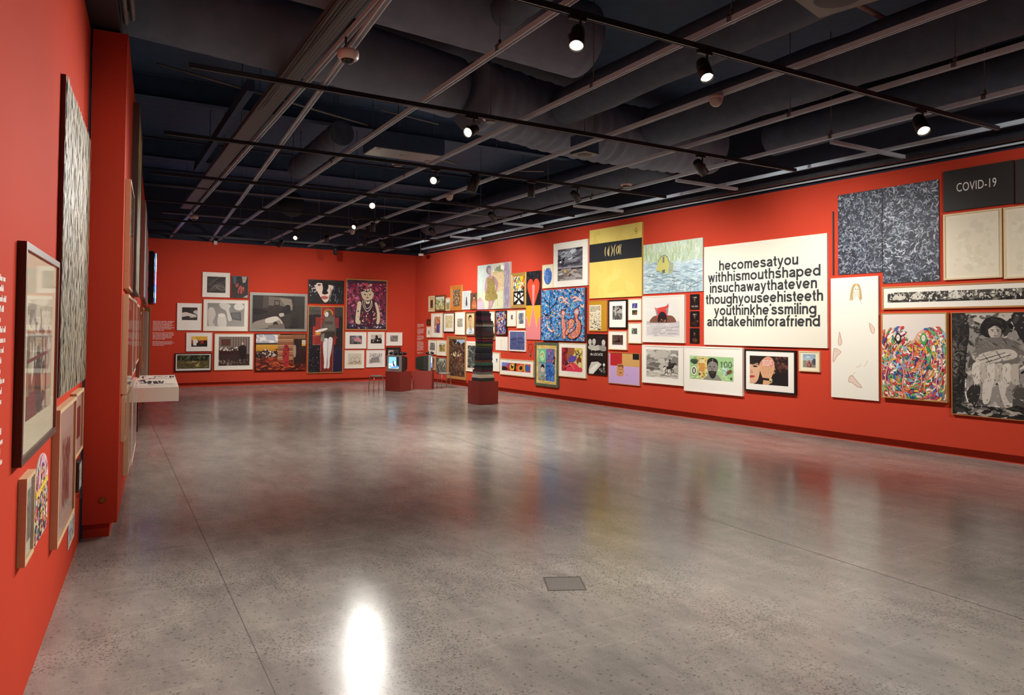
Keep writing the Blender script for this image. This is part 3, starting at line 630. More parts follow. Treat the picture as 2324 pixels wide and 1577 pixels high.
def d(p):
    p.rect(0, 0, 1, .45, '161b10').dabs(90, (0, 0, 1, .42), ['2a3318', '3b4723', '0e120a', '59653a'], .07, 1.6, seed=5).rect(0, .42, 1, 1, '5a5226', '474019').dabs(60, (0, .45, 1, 1), ['6f6532', '4a431d', '7d7440'], .12, 5, (-.3, .3), 6)
    p.poly([(.27, .52), (.62, .47), (.66, .55), (.3, .62)], '8b7445').line([(.31, .62), (.33, .92)], .022, '3b2c1a').line([(.6, .57), (.62, .84)], .022, '3b2c1a').poly([(.54, .72), (.68, .62), (.66, .86), (.6, .9)], 'a6934e').line([(.7, .48), (.64, .85)], .016, 'c1ad62').ell(.5, .48, .06, .04, 'b09a6a')
artwork('b7', FP, 'photograph', 'black framed landscape photograph of a table on grass, back wall', d, (.022, 'black'), 'e6e2d8', (.055, .10, .94, .85))
def d(p):
    p.rect(0, 0, 1, .62, '7a6a5e').rect(0, .6, 1, 1, '3b2521').rect(.08, .09, .37, .31, '4e2b26').rect(.1, .11, .35, .29, '62352d')
    for k in range(14): p.rect(.41 + .042 * k, 0, .433 + .042 * k, .55, ['8f7f72', '5a463d'][k % 2])
    p.poly([(0, .45), (.72, .4), (.74, .5), (.0, .58)], '4b241e').rect(0, .5, .66, .62, '3a1713').dabs(40, (.02, .38, .72, .47), ['ded6ca', 'c8bfb3', '2a1a17'], .055, 1.6, seed=9).blob([(.62, .42), (.72, .3), (.86, .32), (.9, .5), (.84, .78), (.7, .72)], '1f1513').ell(.765, .24, .035, .055, 'caa893')
    p.line([(.86, .5), (.88, .8)], .02, '26140f').line([(.6, .6), (.62, .9)], .02, '2a120e').dabs(60, (0, .8, 1, 1), ['6e5c50', '48332c', '8c7b6e'], .06, 1.5, seed=4)
artwork('b8', FP, 'photograph', 'wood framed sepia photograph of a study with desk and curtain', d, (.016, 'ash'), 'eee9dc', (.11, .085, .905, .88))
def d(p):
    p.rect(0, 0, .43, .27, '8f96a8', 'c9c2bb').dabs(40, (0, 0, .42, .2), ['d9d3cb', 'e6e2da', 'aeb2bd'], .12, 2.5, (-.3, .3), 3).rect(0, .24, .43, .3, '3d3832').rect(0, .29, .43, .5, 'd19a33', 'b97a22').rect(0, .48, 1, 1, '8a2a17', '6d1d12')
    p.dabs(130, (0, .6, 1, 1), ['a9401f', '7b1f12', 'c05a2a', '5a1a10', '3a130d'], .12, 3.5, (-.4, .4), 8).rect(0, .47, .42, .64, '241612').dabs(30, (0, .45, .42, .66), ['2c1c17', '6a4a3a', '1a100d'], .06, 1.3, seed=12)
    p.dabs(46, (.02, .42, .42, .62), ['c9b8a8', '3a241a', 'a8694c', 'e0d4c4', '241612'], .035, 1.5, (1.2, 1.9), 15).dabs(20, (.06, .6, .4, .7), ['b58a6a', '6a3a28'], .03, 3, (1.3, 1.8), 16)
    for k in range(13): p.rect(.43, .02 + .055 * k, .74, .068 + .055 * k, ['a5714e', '8d5a3b', 'b78560'][k % 3])
    p.rect(.74, .14, 1, .84, '2c1712').rect(.72, 0, 1, .13, '8a5a3d').rect(.92, .16, 1, .3, 'c9b89a').rect(.92, .28, 1, .33, 'd2a03b').poly([(.74, .12), (.76, .12), (.76, .84), (.74, .84)], '7a4c33').blob([(.53, .52), (.555, .36), (.575, .3), (.625, .3), (.65, .36), (.665, .52), (.655, .72), (.64, .9), (.57, .9), (.545, .72)], 'a3262a').dabs(60, (.535, .32, .66, .88), ['2a1013', 'c23a38', '7b181c'], .026, 1.5, seed=21).blob([(.74, .36), (.77, .3), (.8, .36), (.795, .62), (.75, .62)], 'a88d7a')
artwork('b9', FP, 'photograph', 'large deep black framed photograph of red earth, yellow field and timber hut', d, (.014, 'black'), rec=.016)
def d(p):
    p.rect(0, 0, 1, 1, '17151c').dabs(40, (.6, .2, 1, .95), ['5a7078', '3a4a55', '7d959a', '2a3038'], .09, 4, (1.2, 1.9), 3).dabs(14, (0, .2, .22, .7), ['c9c6c0', '8a95a0', 'e5e2da'], .04, 1.2, seed=8)
    p.blob([(.22, .14), (.36, .1), (.5, .2), (.62, .18), (.7, .25), (.66, .45), (.6, .7), (.55, .9), (.46, .97), (.36, .8), (.26, .55), (.18, .35)], 'e6cfc0').blob([(.38, .1), (.52, .08), (.56, .3), (.52, .45), (.56, .55), (.48, .62), (.38, .58), (.4, .35)], '0f0d12').blob([(0, 0), (1, 0), (1, .3), (.7, .22), (.45, .14), (.2, .12), (0, .2)], '100e13')
    p.blob([(.34, .74), (.44, .68), (.54, .72), (.54, .8), (.44, .84), (.36, .8)], 'b0615c').blob([(.24, .2), (.3, .17), (.34, .2), (.29, .25)], '3a3034').line([(.34, .76), (.54, .76)], .008, '6a3434').blob([(.6, .3), (.66, .5), (.6, .8), (.56, .75), (.62, .5)], '8b7d78')
artwork('b10', PN, 'painting', 'black framed picture of a pale face half in shadow, back wall', d, (.016, 'black'), style='flat')
def d(p):
    p.rect(0, 0, 1, 1, '1f1a22').dabs(60, (0, 0, .3, 1), ['2c2630', '3f3a44', '17131a', '4b474d'], .07, 5, seed=4).rect(.0, 0, .36, .12, '4a4540').dabs(26, (.0, 0, .36, .13), ['6a655d', '38332f'], .07, 5, seed=14).rect(.72, 0, 1, .14, '3c3533').rect(.7, .62, 1, 1, '22203c')
    R = '8e2c27'; p.rect(.36, 0, .76, .3, R).rect(.2, .16, .88, .32, R).rect(.12, .3, .36, .58, 'a83228').rect(.2, .3, .8, .58, R).rect(.34, .56, .72, 1, '7d2622').dabs(110, (.14, .05, .86, .98), ['a23a33', '7c2420', '6a1e1c', 'b04a40'], .06, 4, seed=6, mask=lambda u, v: .36 < u < .74 or (.16 < v < .58))
    p.ell(.57, .1, .14, .065, 'd8932c').blob([(.46, .1), (.53, .05), (.64, .06), (.7, .14), (.74, .2), (.8, .32), (.78, .42), (.66, .45), (.4, .42), (.38, .3), (.46, .2)], '5b544d').blob([(.47, .1), (.53, .075), (.57, .1), (.55, .15), (.48, .155)], 'e9e4da').ell(.505, .115, .012, .006, '2a2522').line([(.485, .138), (.53, .14)], .008, '9a2d2a')
    p.rect(.47, .15, .76, .36, '6a635b').rect(.47, .22, .7, .27, '4d4741').blob([(.2, .37), (.35, .34), (.52, .325), (.54, .345), (.4, .375), (.22, .39)], 'ece8df').blob([(.18, .42), (.26, .39), (.36, .4), (.3, .43)], 'e0a135').blob([(.36, .4), (.74, .38), (.76, .46), (.66, .5), (.4, .52)], '3b342f')
    p.blob([(.44, .5), (.57, .5), (.56, .7), (.54, .84), (.53, .93), (.46, .935), (.46, .84), (.43, .66)], 'eceae6').blob([(.57, .5), (.7, .48), (.68, .64), (.63, .8), (.62, .925), (.55, .935), (.56, .8)], 'e6e3e2').line([(.565, .5), (.555, .92)], .012, '8e8684').poly([(.38, .42), (.46, .4), (.46, .54), (.36, .52)], '8c857a')
    for k in range(5): p.line([(.36, .0 + .2 * k), (.36, .18 + .2 * k)], .006, 'c8a59a')
    p.line([(.72, .58), (.72, .99)], .007, 'c8a59a').line([(.12, .58), (.34, .58)], .007, 'c8a59a').line([(.12, .44), (.34, .44)], .007, 'c8a59a').dabs(60, (0, .5, .34, 1), ['c9c4c0', '8d8890', '5f5a62'], .022, 3, seed=44)
artwork('b11', PN, 'painting', 'tall gold framed painting of a grey figure with yellow halo on a red cross', d, (.022, 'gold'), style='paint')
def d(p):
    p.rect(0, 0, 1, 1, '6f2440').dabs(420, (0, .06, 1, .95), ['a03058', '3a1a38', '8a2a4c', 'b85070', '241a34', '4a2c50', 'c87890'], .10, 3, seed=7).rect(0, 0, 1, .055, '2a2438').dabs(60, (0, 0, 1, .06), ['1d1830', '383048'], .12, 4, (-.2, .2), 2).rect(0, .9, 1, 1, '221a38').dabs(120, (0, .82, 1, .98), ['d8d0c8', '2a2440', '8a8090', '4a3c58'], .045, 2.4, seed=17)
    p.blob([(.3, .42), (.42, .38), (.62, .38), (.74, .44), (.8, .62), (.78, .92), (.22, .92), (.22, .6)], '3a1a34').blob([(.28, .44), (.36, .46), (.34, .62), (.3, .86), (.22, .86), (.24, .6)], 'dccfae').blob([(.7, .46), (.77, .48), (.84, .7), (.82, .88), (.76, .86), (.76, .66)], 'd8caa8').blob([(.36, .2), (.5, .14), (.64, .2), (.67, .3), (.62, .38), (.52, .41), (.42, .39), (.36, .3)], 'd9cba8')
    p.blob([(.34, .24), (.36, .12), (.5, .08), (.64, .12), (.69, .25), (.6, .21), (.5, .24), (.42, .22)], '2c2030').dabs(46, (.34, .06, .68, .2), ['d86a78', 'e8d8c0', '8c2a48', '2a1c30', 'c84a60'], .055, 1.3, seed=23).ell(.45, .29, .025, .012, '2a1c2c').ell(.58, .29, .025, .012, '2a1c2c').ell(.515, .355, .035, .012, '8a4048').line([(.515, .29), (.505, .33)], .01, 'a08a70')
    for q in ((.40, .62), (.44, .56)): p.line([(q[0], .4), (q[0] + .01, .52), (.51, q[1] + .02), (.63 - (q[0] - .40), .52), (.62, .4)], .013, 'e6dcc4')
    p.poly([(.46, .41), (.52, .44), (.58, .41), (.56, .48), (.48, .48)], 'e2d6ba').dabs(90, (.27, .62, .76, .9), ['d8a878', 'b83a50', 'e2cfae', '241830', '8c2440'], .03, 1.3, seed=31).ell(.3, .86, .05, .045, 'd6c8a6').ell(.78, .86, .035, .04, 'd6c8a6')
artwork('b12', PN, 'painting', 'large oak framed crimson and purple portrait of a child with pearls', d, (.036, 'oak'), style='rough')
def d(p): p.rect(0, 0, 1, 1, '5a575b').dabs(36, (0, 0, 1, 1), ['7d7a7d', '3a383b', '918e90'], .16, 1.6, seed=3).blob([(.3, .45), (.45, .22), (.7, .2), (.92, .5), (.95, .8), (.75, .7), (.5, .62)], 'c98a95').ell(.47, .3, .07, .1, 'b0707c').rect(.35, .75, .6, 1, '2f2c2e')
artwork('b13', FP, 'photograph', 'small white framed photograph with a pink umbrella, right of the halo figure', d, (.013, 'white'), 'efeadf', (.21, .22, .79, .73))
def d(p): p.rect(0, 0, 1, 1, 'c6bfb2').rect(0, .55, 1, 1, '2a2724').blob([(.1, .6), (.2, .35), (.35, .4), (.45, .1), (.6, .12), (.7, .4), (.85, .35), (.95, .6), (.9, 1), (.05, 1)], '23201e').dabs(14, (.1, .3, .9, .8), ['e0d8ca', 'cfc7b8'], .1, 1.2, seed=5)
artwork('b14', FP, 'photograph', 'small white framed monochrome group photograph, middle of its row right of the halo figure', lambda p: d(p), (.013, 'white'), 'efeadf', (.18, .15, .84, .67))
def d2(p): p.rect(0, 0, 1, 1, '8c8883').dabs(60, (0, .05, 1, .48), ['2c2a28', '3a3836', 'b8b4ac'], .11, 3, (1.2, 1.9), 4).dabs(50, (0, .52, 1, .95), ['2c2a28', '4a4744', 'a8a49c'], .11, 3, (1.2, 1.9), 9)
artwork('b15', FP, 'photograph', 'small white framed grey print just above the black-framed photograph behind the television', d2, (.013, 'white'), 'f0ebe1', (.25, .23, .73, .69))
def d3(p):
    p.rect(0, 0, 1, 1, 'd6cdb8').rect(0, .8, 1, 1, 'c3b798').line([(.2, .45), (.35, .32), (.5, .45), (.65, .32), (.85, .45)], .02, '5a564c').line([(.2, .45), (.2, .8)], .02, '5a564c').line([(.5, .45), (.5, .8)], .02, '5a564c').line([(.85, .45), (.85, .8)], .02, '5a564c').dabs(26, (.2, .68, .9, .85), ['2e2b28', '4a463f'], .05, 1.3, seed=2).ell(.62, .2, .03, .025, '6a655a')
artwork('b16', PR, 'print', 'small white framed cream drawing of arches, beside the lower right of the halo figure', d3, (.013, 'white'), 'ece6d4', (.165, .185, .865, .79))
def d4(p): p.rect(0, 0, 1, 1, 'd8d4cd').dabs(40, (0, 0, 1, .4), ['3a3836', '6a6764', 'b8b4ae'], .09, 2, seed=6).poly([(.18, .45), (.75, .36), (.84, .9), (.12, .95)], '8f8b86').line([(.2, .6), (.8, .52)], .02, '5f5b57').dabs(16, (.0, .6, .2, 1), ['4a4744', '77736f'], .09, 1.5, seed=8)
artwork('b17', FP, 'photograph', 'small white framed monochrome photograph of a stone slab, beside the television at left', d4, (.013, 'white'), 'efeae4', (.15, .18, .83, .77))
def d5(p): p.rect(0, 0, .5, 1, 'b5ada2').rect(.5, 0, 1, 1, '4a423c').poly([(.18, 1), (.25, .3), (.33, .55), (.36, 1)], '5f5851').dabs(12, (.5, .2, 1, 1), ['3a332e', '61574e'], .12, 2, seed=3)
artwork('b18', FP, 'photograph', 'black framed pair of small photographs on the wall directly behind the left television', d5, (.02, 'black'), '14120f', (.13, .14, .86, .62))

# ---- right wall, the far cluster
def land(sky, far, near, seed=1, n=60):
    def f(p):
        p.rect(0, 0, 1, .45, sky).rect(0, .4, 1, 1, near).dabs(n, (0, .25, 1, .65), far, .16, 1.6, seed=seed).dabs(n // 2, (0, .6, 1, 1), [near] + far, .2, 2.5, (-.4, .4), seed + 1)
    return f
def dark(bg, pal, seed=1, n=50, size=.14): return lambda p: p.rect(0, 0, 1, 1, bg).dabs(n, (0, 0, 1, 1), pal, size, 2, seed=seed)
artwork('r1', PR, 'print', 'narrow cream framed dark print at the far left of the corner cluster', dark('4a4238', ['2c2620', '8a7c66', '1c1814'], 3, 30, .3), (.05, 'cream'), 'c9ae7c', (.3, .26, .72, .76), prof='step')
artwork('r2', PN, 'painting', 'dark wood framed landscape of pale sunlit trees near the room corner', land('c9d0c0', ['7d8a5c', 'b8ae74', '5f7050', 'd9d2a8', '98a888'], 'c2ad70', 3, 90), (.05, 'brown'), style='paint', prof='step', glaze=False)
artwork('r3', PN, 'painting', 'small pale framed landscape squeezed beside the carved orange wood frame', land('ccd3d6', ['6f8a92', '8a9474', '4f6058'], '8d8455', 8, 40), (.035, 'ash'), style='paint', glaze=False)
def d(p):
    p.rect(0, 0, 1, 1, '8a6f50').dabs(160, (0, 0, 1, 1), ['3f2f20', '5a452e', 'b89a70', '4a3724'], .10, 1.8, seed=5)
artwork('r4', PN, 'carving', 'carved orange wooden panel with a brown relief, tallest near the corner', d, (.13, 'carved'), style='rough', prof='ornate', glaze=False, rec=.03)
def d(p): p.rect(0, 0, 1, 1, 'c3c8c8').blob([(.3, .95), (.28, .5), (.4, .2), (.6, .2), (.7, .5), (.74, .95)], '4a4440').ell(.5, .18, .14, .08, '9a7c66').blob([(.36, .15), (.5, .08), (.64, .15), (.6, .2), (.4, .2)], '2c2622')
artwork('r5', PR, 'print', 'pale grey framed print of a standing dark robed woman near the corner', d, (.03, 'white'), 'b8c0c2', (.3, .26, .72, .8))
def d(p): p.rect(0, 0, 1, 1, '5e4a3a').blob([(.15, 1), (.2, .6), (.4, .42), (.62, .42), (.85, .62), (.9, 1)], 'b5633c').ell(.5, .27, .15, .11, 'c08a64').blob([(.33, .27), (.4, .1), (.6, .1), (.68, .28), (.5, .18)], '2a1c16').line([(.3, .75), (.6, .85), (.8, .75)], .09, 'c48f6a')
artwork('r6', PN, 'painting', 'brown framed portrait of a seated woman in orange beside the large pale painting', d, (.03, 'brown'), style='paint', glaze=False)
def d(p):
    p.rect(0, 0, 1, 1, 'c3cfc6').rect(.48, .0, .8, .68, 'd9c08e', 'd9c896').rect(.48, .0, .8, .2, 'd2d2c0').rect(.8, 0, 1, 1, 'b4abb4').rect(.0, .6, .8, 1, 'cdd2ae', 'c9d0b4').rect(.6, .62, .8, .98, 'dcd9b0').dabs(14, (.5, .10, .78, .18), ['a8b090', 'f0ead8', '8a9478'], .09, 1.6, seed=3).blob([(.68, .2), (.78, .15), (.8, .32), (.72, .34)], '95a373')
    p.dabs(160, (0, 0, .46, .6), ['bccac2', 'c9d4cc', 'b8c8c4'], .12, 5, (1.3, 1.8), 8).dabs(90, (.5, .2, .8, .6), ['dcc494', 'd4ba86', 'e0cca4'], .12, 4, (-.3, .3), 9).dabs(60, (0, .64, .8, 1), ['c6cca8', 'd4d8ba', 'dcdcb6'], .12, 5, (1.3, 1.8), 10)
    p.blob([(.29, .28), (.25, .4), (.23, .55), (.27, .68), (.31, .66), (.29, .5), (.33, .36)], 'b8909a').blob([(.5, .28), (.58, .33), (.65, .47), (.61, .62), (.57, .66), (.58, .5), (.52, .42)], 'b48c98').blob([(.31, .29), (.36, .25), (.37, .18), (.42, .18), (.43, .25), (.5, .28), (.46, .34), (.36, .34)], 'b8929a')
    p.blob([(.28, .09), (.31, .04), (.37, .025), (.42, .06), (.43, .13), (.41, .2), (.36, .22), (.31, .2), (.28, .15)], '857a82').blob([(.34, .1), (.41, .09), (.42, .16), (.39, .2), (.35, .19)], 'b59aa0')
    p.blob([(.36, .8), (.44, .8), (.43, .92), (.4, .99), (.35, .99), (.36, .9)], 'b8909a').blob([(.47, .8), (.56, .78), (.5, .9), (.45, .98), (.4, .99), (.45, .9)], 'ae8894').blob([(.32, .3), (.38, .33), (.45, .33), (.51, .28), (.54, .4), (.57, .58), (.63, .76), (.5, .81), (.36, .82), (.25, .77), (.28, .6), (.31, .45)], '98874e').dabs(260, (.24, .3, .64, .8), ['7a6a38', 'b09c60', '857740', 'a89458'], .022, 1.6, seed=6, mask=lambda u, v: abs(u - .43) < .07 + .13 * (v - .2))
    p.blob([(0, .8), (.1, .74), (.2, .82), (.24, .98), (.2, 1), (0, 1)], 'bfb0bc').ell(.08, .78, .07, .05, 'c79a9c').blob([(.84, .1), (.95, .06), (.98, .5), (.95, .9), (.84, .8)], '9a8ea0').dabs(50, (.82, .05, 1, .95), ['a89eac', '8f8496', 'b8b0b8'], .08, 5, (1.3, 1.8), 12).line([(.63, .68), (.63, .96)], .008, '8a8a6a')
artwork('r7', PN, 'painting', 'big pale unframed painting of a woman in an olive dress above the fabric stack', d, None, style='paint')
artwork('r8', PN, 'painting', 'tiny dark brown painting beside the wall text near the corner', dark('2c1c12', ['4a2c16', '8a5a24', '1a100a'], 2, 24, .25), (.03, 'walnut'), style='paint', glaze=False)
def d(p): p.rect(0, 0, 1, 1, 'cfc7b8').blob([(.35, 1), (.3, .4), (.5, .1), (.68, .4), (.66, 1)], '4a4844')
artwork('r9', PR, 'print', 'tiny ash framed white print just below the tiny dark painting near the corner', d, (.015, 'ash'), 'ece6d8', (.33, .33, .7, .72))
def d(p): p.rect(0, 0, 1, 1, 'c98a58').dabs(90, (0, 0, 1, 1), ['d8a860', 'b5653c', '3c4c80', '8a4a30', 'e0c08a', '5a6a9c'], .16, 1.6, seed=4).blob([(.4, .95), (.45, .5), (.75, .45), (.85, .95)], '2f4690')
artwork('r10', PR, 'print', 'ash framed tall print of a blue and orange scene by the corner', d, (.02, 'ash'), 'ece6d6', (.27, .15, .78, .81))
def d(p): p.rect(0, 0, 1, 1, 'd9cba2').dabs(60, (.08, .05, .95, .95), ['b8a470', 'c8b684', '9a8654'], .18, 6, (-.6, .6), 9)
artwork('r11', PR, 'print', 'black framed cream drawing in the second row by the corner', d, (.022, 'black'), 'ece6d6', (.18, .15, .84, .78))
artwork('r12', PR, 'print', 'ash framed white sheet with tiny grey print, left of the portrait man', dark('a39a86', ['8a806c', 'b5ac98'], 5, 24, .3), (.018, 'ash'), 'eee9dc', (.23, .29, .75, .65))
def d(p): p.rect(0, 0, 1, 1, 'c6b685', 'b5a87a').blob([(.0, 1), (.08, .78), (.35, .66), (.65, .68), (.95, .82), (1, 1)], 'c9d2d4').dabs(16, (.1, .75, .9, 1), ['a8b5bc', 'e2e6e2', '8a9aa8'], .18, 3, seed=3).blob([(.38, .7), (.4, .5), (.6, .52), (.62, .72), (.5, .8)], 'b58a62').blob([(.3, .3), (.36, .16), (.55, .14), (.66, .26), (.64, .48), (.54, .58), (.42, .55), (.33, .42)], 'c49a72').blob([(.28, .36), (.28, .18), (.42, .08), (.6, .1), (.66, .24), (.5, .17), (.36, .22)], '2c1d16').ell(.42, .33, .03, .013, '2a1c16').ell(.56, .34, .03, .013, '2a1c16').line([(.44, .47), (.54, .475)], .03, '8a4a3c')
artwork('r13', PN, 'painting', 'brown framed painted portrait of a dark haired man left of the fabric stack', d, (.04, 'brown'), style='paint', glaze=False)
artwork('r14', PR, 'print', 'ash framed small grey print, third row by the corner, left of the yellow landscape', dark('8b8886', ['5f5c60', 'b5b0aa', '3f3d42'], 7, 40, .2), (.016, 'ash'), 'ece6d6', (.2, .19, .78, .72))
artwork('r15', PR, 'print', 'ash framed small yellow hill landscape print above the right stool', land('c9ccc0', ['8a7a3c', 'b59a48', '5f5a30'], 'c2a24c', 4, 60), (.016, 'ash'), 'ece6d6', (.27, .17, .9, .74))
def d(p):
    p.rect(0, 0, 1, 1, '4d3528').rect(.35, 0, 1, .14, '9fb0c2').dabs(70, (0, 0, 1, .2), ['3a281e', '5a3f2e', '2c1e16'], .16, 1.8, seed=3, mask=lambda u, v: u < .42 or v > .12).dabs(240, (0, .12, 1, .99), ['5f4434', '3a271d', '6f5240', '2f2018', '7d6048'], .15, 4, seed=5).dabs(26, (.1, .33, .75, .46), ['c2a884', 'd8c4a0', '8a6a4c'], .07, 1.4, seed=6).ell(.68, .5, .035, .03, 'a83226').ell(.74, .57, .03, .025, 'a83226').ell(.64, .56, .02, .025, '9a2c22')
artwork('r16', PN, 'painting', 'tall brown painting of dense foliage in a broad tan frame behind the right stool', d, (.085, 'tan'), style='paint', prof='ornate', rec=.035, glaze=False)
artwork('r17', PN, 'painting', 'white framed tall dark grey painting half hidden left of the fabric stack', dark('35382f', ['4a4f48', '6a7068', '22241f', '8a8c80', '2c3438'], 6, 120, .2), (.04, 'white'), 'd8d0b8', (.2, .14, .98, .88), style='rough', prof='step')
artwork('r18', PR, 'print', 'small brown framed panel just right of the right television screen', lambda p: p.rect(0, 0, 1, 1, '9a6e48').rect(.0, .1, .5, .55, '2c2018'), (.05, 'pinewood'), glaze=False)
def d(p): p.rect(0, 0, 1, 1, '4d5450').rect(.3, .0, 1, .22, 'c9c6b0').dabs(90, (0, .15, 1, 1), ['6a6e60', '2c2e2a', 'a8a894', '3c423c', '8a8c78'], .2, 4, (1, 2.1), 4).line([(.85, .3), (.75, .6)], .05, 'd8d4c4')
artwork('r19', PN, 'painting', 'greenish grey painting of figures just above the seat of the right stool', d, (.012, 'silver'), style='paint', glaze=False)
artwork('r20', PR, 'print', 'wood framed white sheet mostly hidden behind the top of the fabric stack', lambda p: p.rect(0, 0, 1, 1, 'd8d2c2'), (.025, 'oak'), 'eee9dc', (.2, .3, .6, .7))
def d(p): p.rect(0, 0, 1, 1, 'e2ddd0').rect(.3, 0, .95, .5, '2c3238').poly([(.3, .6), (.95, .6), (.6, 1)], '2c3238')
artwork('r21', PR, 'print', 'ash framed white sheet with a small black mark, right of the lower fabric stack', d, (.018, 'ash'), 'eee9dc', (.66, .33, .82, .53))
artwork('r22', 'drawing', 'drawing', 'thin unframed white sheet with a faint pencil line, right of the fabric stack', lambda p: p.rect(0, 0, 1, 1, 'ebe5d6').line([(.5, .2), (.47, .5), (.5, .85)], .02, 'b8b2a4').line([(.5, .2), (.56, .35)], .015, 'a8a294'), None, style='flat', edge='e8e2d4')
def d(p): p.rect(0, 0, 1, 1, '3a3a58').dabs(220, (0, 0, 1, 1), ['c9a07a', '3c4c8a', 'e0d4c8', '2a2234', '8aa0cc', 'b5563c', '5a6cae', 'd88a5a'], .2, 3, seed=8)
artwork('r23', PN, 'painting', 'dark framed busy abstract in blue, orange and white right of the fabric stack top', d, (.02, 'black'), style='paint', glaze=False)
artwork('r24', PR, 'print', 'ash framed white sheet with a small dark figure near the heart painting', lambda p: p.rect(0, 0, 1, 1, 'ebe5d6').blob([(.3, .5), (.45, .2), (.7, .35), (.6, .6), (.75, .8), (.4, .85)], '4a4844'), (.018, 'ash'), 'eee9dc', (.28, .2, .75, .62))
artwork('r25', PR, 'print', 'ash framed white sheet with a blue edged shape, left of the heart painting', lambda p: p.rect(0, 0, 1, 1, 'b5ab94').blob([(.15, .1), (.8, .05), (.7, .5), (.9, .9), (.25, .95), (.35, .5)], '5a6a88').dabs(14, (.1, .05, .9, .95), ['3a3a3a', '8a7a5c', '7a8cae'], .3, 3, seed=4), (.016, 'ash'), 'eee9dc', (.2, .16, .8, .76))
def d(p): p.rect(0, 0, 1, 1, '4a5684').rect(0, 0, 1, .42, '5a6494').poly([(0, .42), (.3, .3), (.5, .34), (.75, .28), (1, .4), (1, .6), (0, .6)], '3c4674').rect(.49, 0, .503, 1, '9aa2b8').dabs(40, (0, .5, 1, 1), ['424c7a', '525e8c'], .3, 8, (-.15, .15), 3)
artwork('r26', PR, 'print', 'white framed dusky blue print below two small white sheets, left of the heart painting', d, (.025, 'white'), 'd8d4c8', (.06, .06, .95, .93))
def d(p):
    p.rect(0, 0, 1, .55, 'd8d8c8').dabs(100, (0, 0, 1, .52), ['3a5a8a', 'd8b43a', '2a2a2a', 'e8e6da', '5a8a6a', 'c9603a', 'f0efe6'], .24, 2, seed=4).poly([(.5, 0), (.95, 0), (.75, .25)], 'd8b028').rect(0, .52, 1, 1, '171614')
    for q in ([(.08, .6), (.35, .58), (.3, .72)], [(.65, .58), (.92, .6), (.7, .72)], [(.08, .7), (.4, .8), (.08, .9)], [(.92, .7), (.6, .8), (.92, .9)], [(.3, .98), (.5, .84), (.7, .98)], [(.4, .7), (.5, .62), (.6, .7), (.5, .78)]): p.poly(q, 'ece9de')
artwork('r27', PN, 'painting', 'gold framed upright abstract with a black and white lower half', d, (.095, 'gold'), style='paint', prof='ornate', rec=.03, glaze=False)
def d(p):
    p.rect(0, 0, 1, .5, '15131a').dabs(26, (0, 0, 1, .12), ['24222a', '33313a'], .2, 6, seed=2).rect(0, .5, 1, 1, 'd2a22a').blob([(.5, .17), (.42, .125), (.25, .115), (.1, .17), (.1, .26), (.25, .37), (.43, .5), (.5, .515), (.57, .5), (.75, .37), (.9, .26), (.9, .17), (.75, .115), (.58, .125)], 'e0482a')
    p.poly([(.46, .55), (.42, .3), (.40, .22), (.44, .2), (.5, .19), (.56, .2), (.60, .22), (.58, .3), (.54, .55)], 'e08a86').poly([(.0, 1), (0, .68), (.1, .68), (.24, .82), (.5, .5), (.74, .82), (.88, .68), (1, .68), (1, 1)], 'd97f80').poly([(0, .68), (.06, .66), (.1, .69), (.24, .82), (.2, .8), (.08, .7)], 'e8b0a0').line([(.24, .82), (.5, .5), (.74, .82)], .02, 'e8c8b0', curve=False)
artwork('r28', PN, 'painting', 'tall narrow painting of an orange heart over black, yellow and pink', d, None, style='flat', edge='8a4a3a')
def d(p): p.rect(0, 0, 1, 1, 'e6ddc0').ell(.5, .5, .38, .37, '3a68b0', n=30).dabs(40, (.2, .2, .8, .8), ['5a86c8', '2c5698', '7aa0d4'], .25, 5, (.5, 1.3), 4)
artwork('r29', PR, 'print', 'pale framed sheet with a tall blue oval beside the stormy beach photograph', d, (.016, 'ash'), style='paint')
def d(p):
    p.rect(0, 0, 1, .68, '32323c', '85828a').dabs(130, (0, .03, 1, .6), ['5a5a66', '2a2a32', '767680', '3a3a44', '8a8a92', '4a4a56'], .42, 7, (-.30, .12), 6).dabs(40, (.2, .12, .75, .3), ['a8b0b6', '8d959c', 'c0c8cc', '6a7078'], .2, 5, (-.55, .05), 3).rect(0, .56, 1, .66, '8d8a92', '9a949a').rect(0, .62, 1, .68, '17151a').rect(0, .67, 1, 1, '908a8a', '55504f').dabs(50, (0, .7, 1, 1), ['9a9494', '7a7474', 'a8a2a0', '625d5c'], .4, 9, (-.12, .12), 8)
    p.line([(.22, .3), (.22, .62)], .018, '121014').line([(.12, .36), (.2, .31), (.3, .3)], .03, '121014').line([(.2, .34), (.28, .34)], .03, '121014').ell(.12, .4, .036, .03, 'f2f2ec').ell(.31, .71, .055, .048, 'c9a032').ell(.295, .7, .03, .028, 'dcb84a').blob([(.42, .85), (.46, .78), (.54, .74), (.58, .69), (.66, .67), (.76, .69), (.76, .74), (.66, .75), (.6, .79), (.5, .82), (.46, .88)], 'b8a896').blob([(.44, .87), (.47, .81), (.55, .79), (.58, .82), (.5, .88)], '4a3e36').blob([(.6, .74), (.68, .71), (.74, .73), (.68, .75)], '7a6a5e').blob([(.02, .8), (.12, .75), (.24, .77), (.12, .82)], 'c0bcb8')
artwork('r30', FP, 'photograph', 'white framed square photograph of a stormy beach with a yellow ball', d, (.022, 'white'), 'ece8dc', (.125, .15, .85, .86), style='flat')
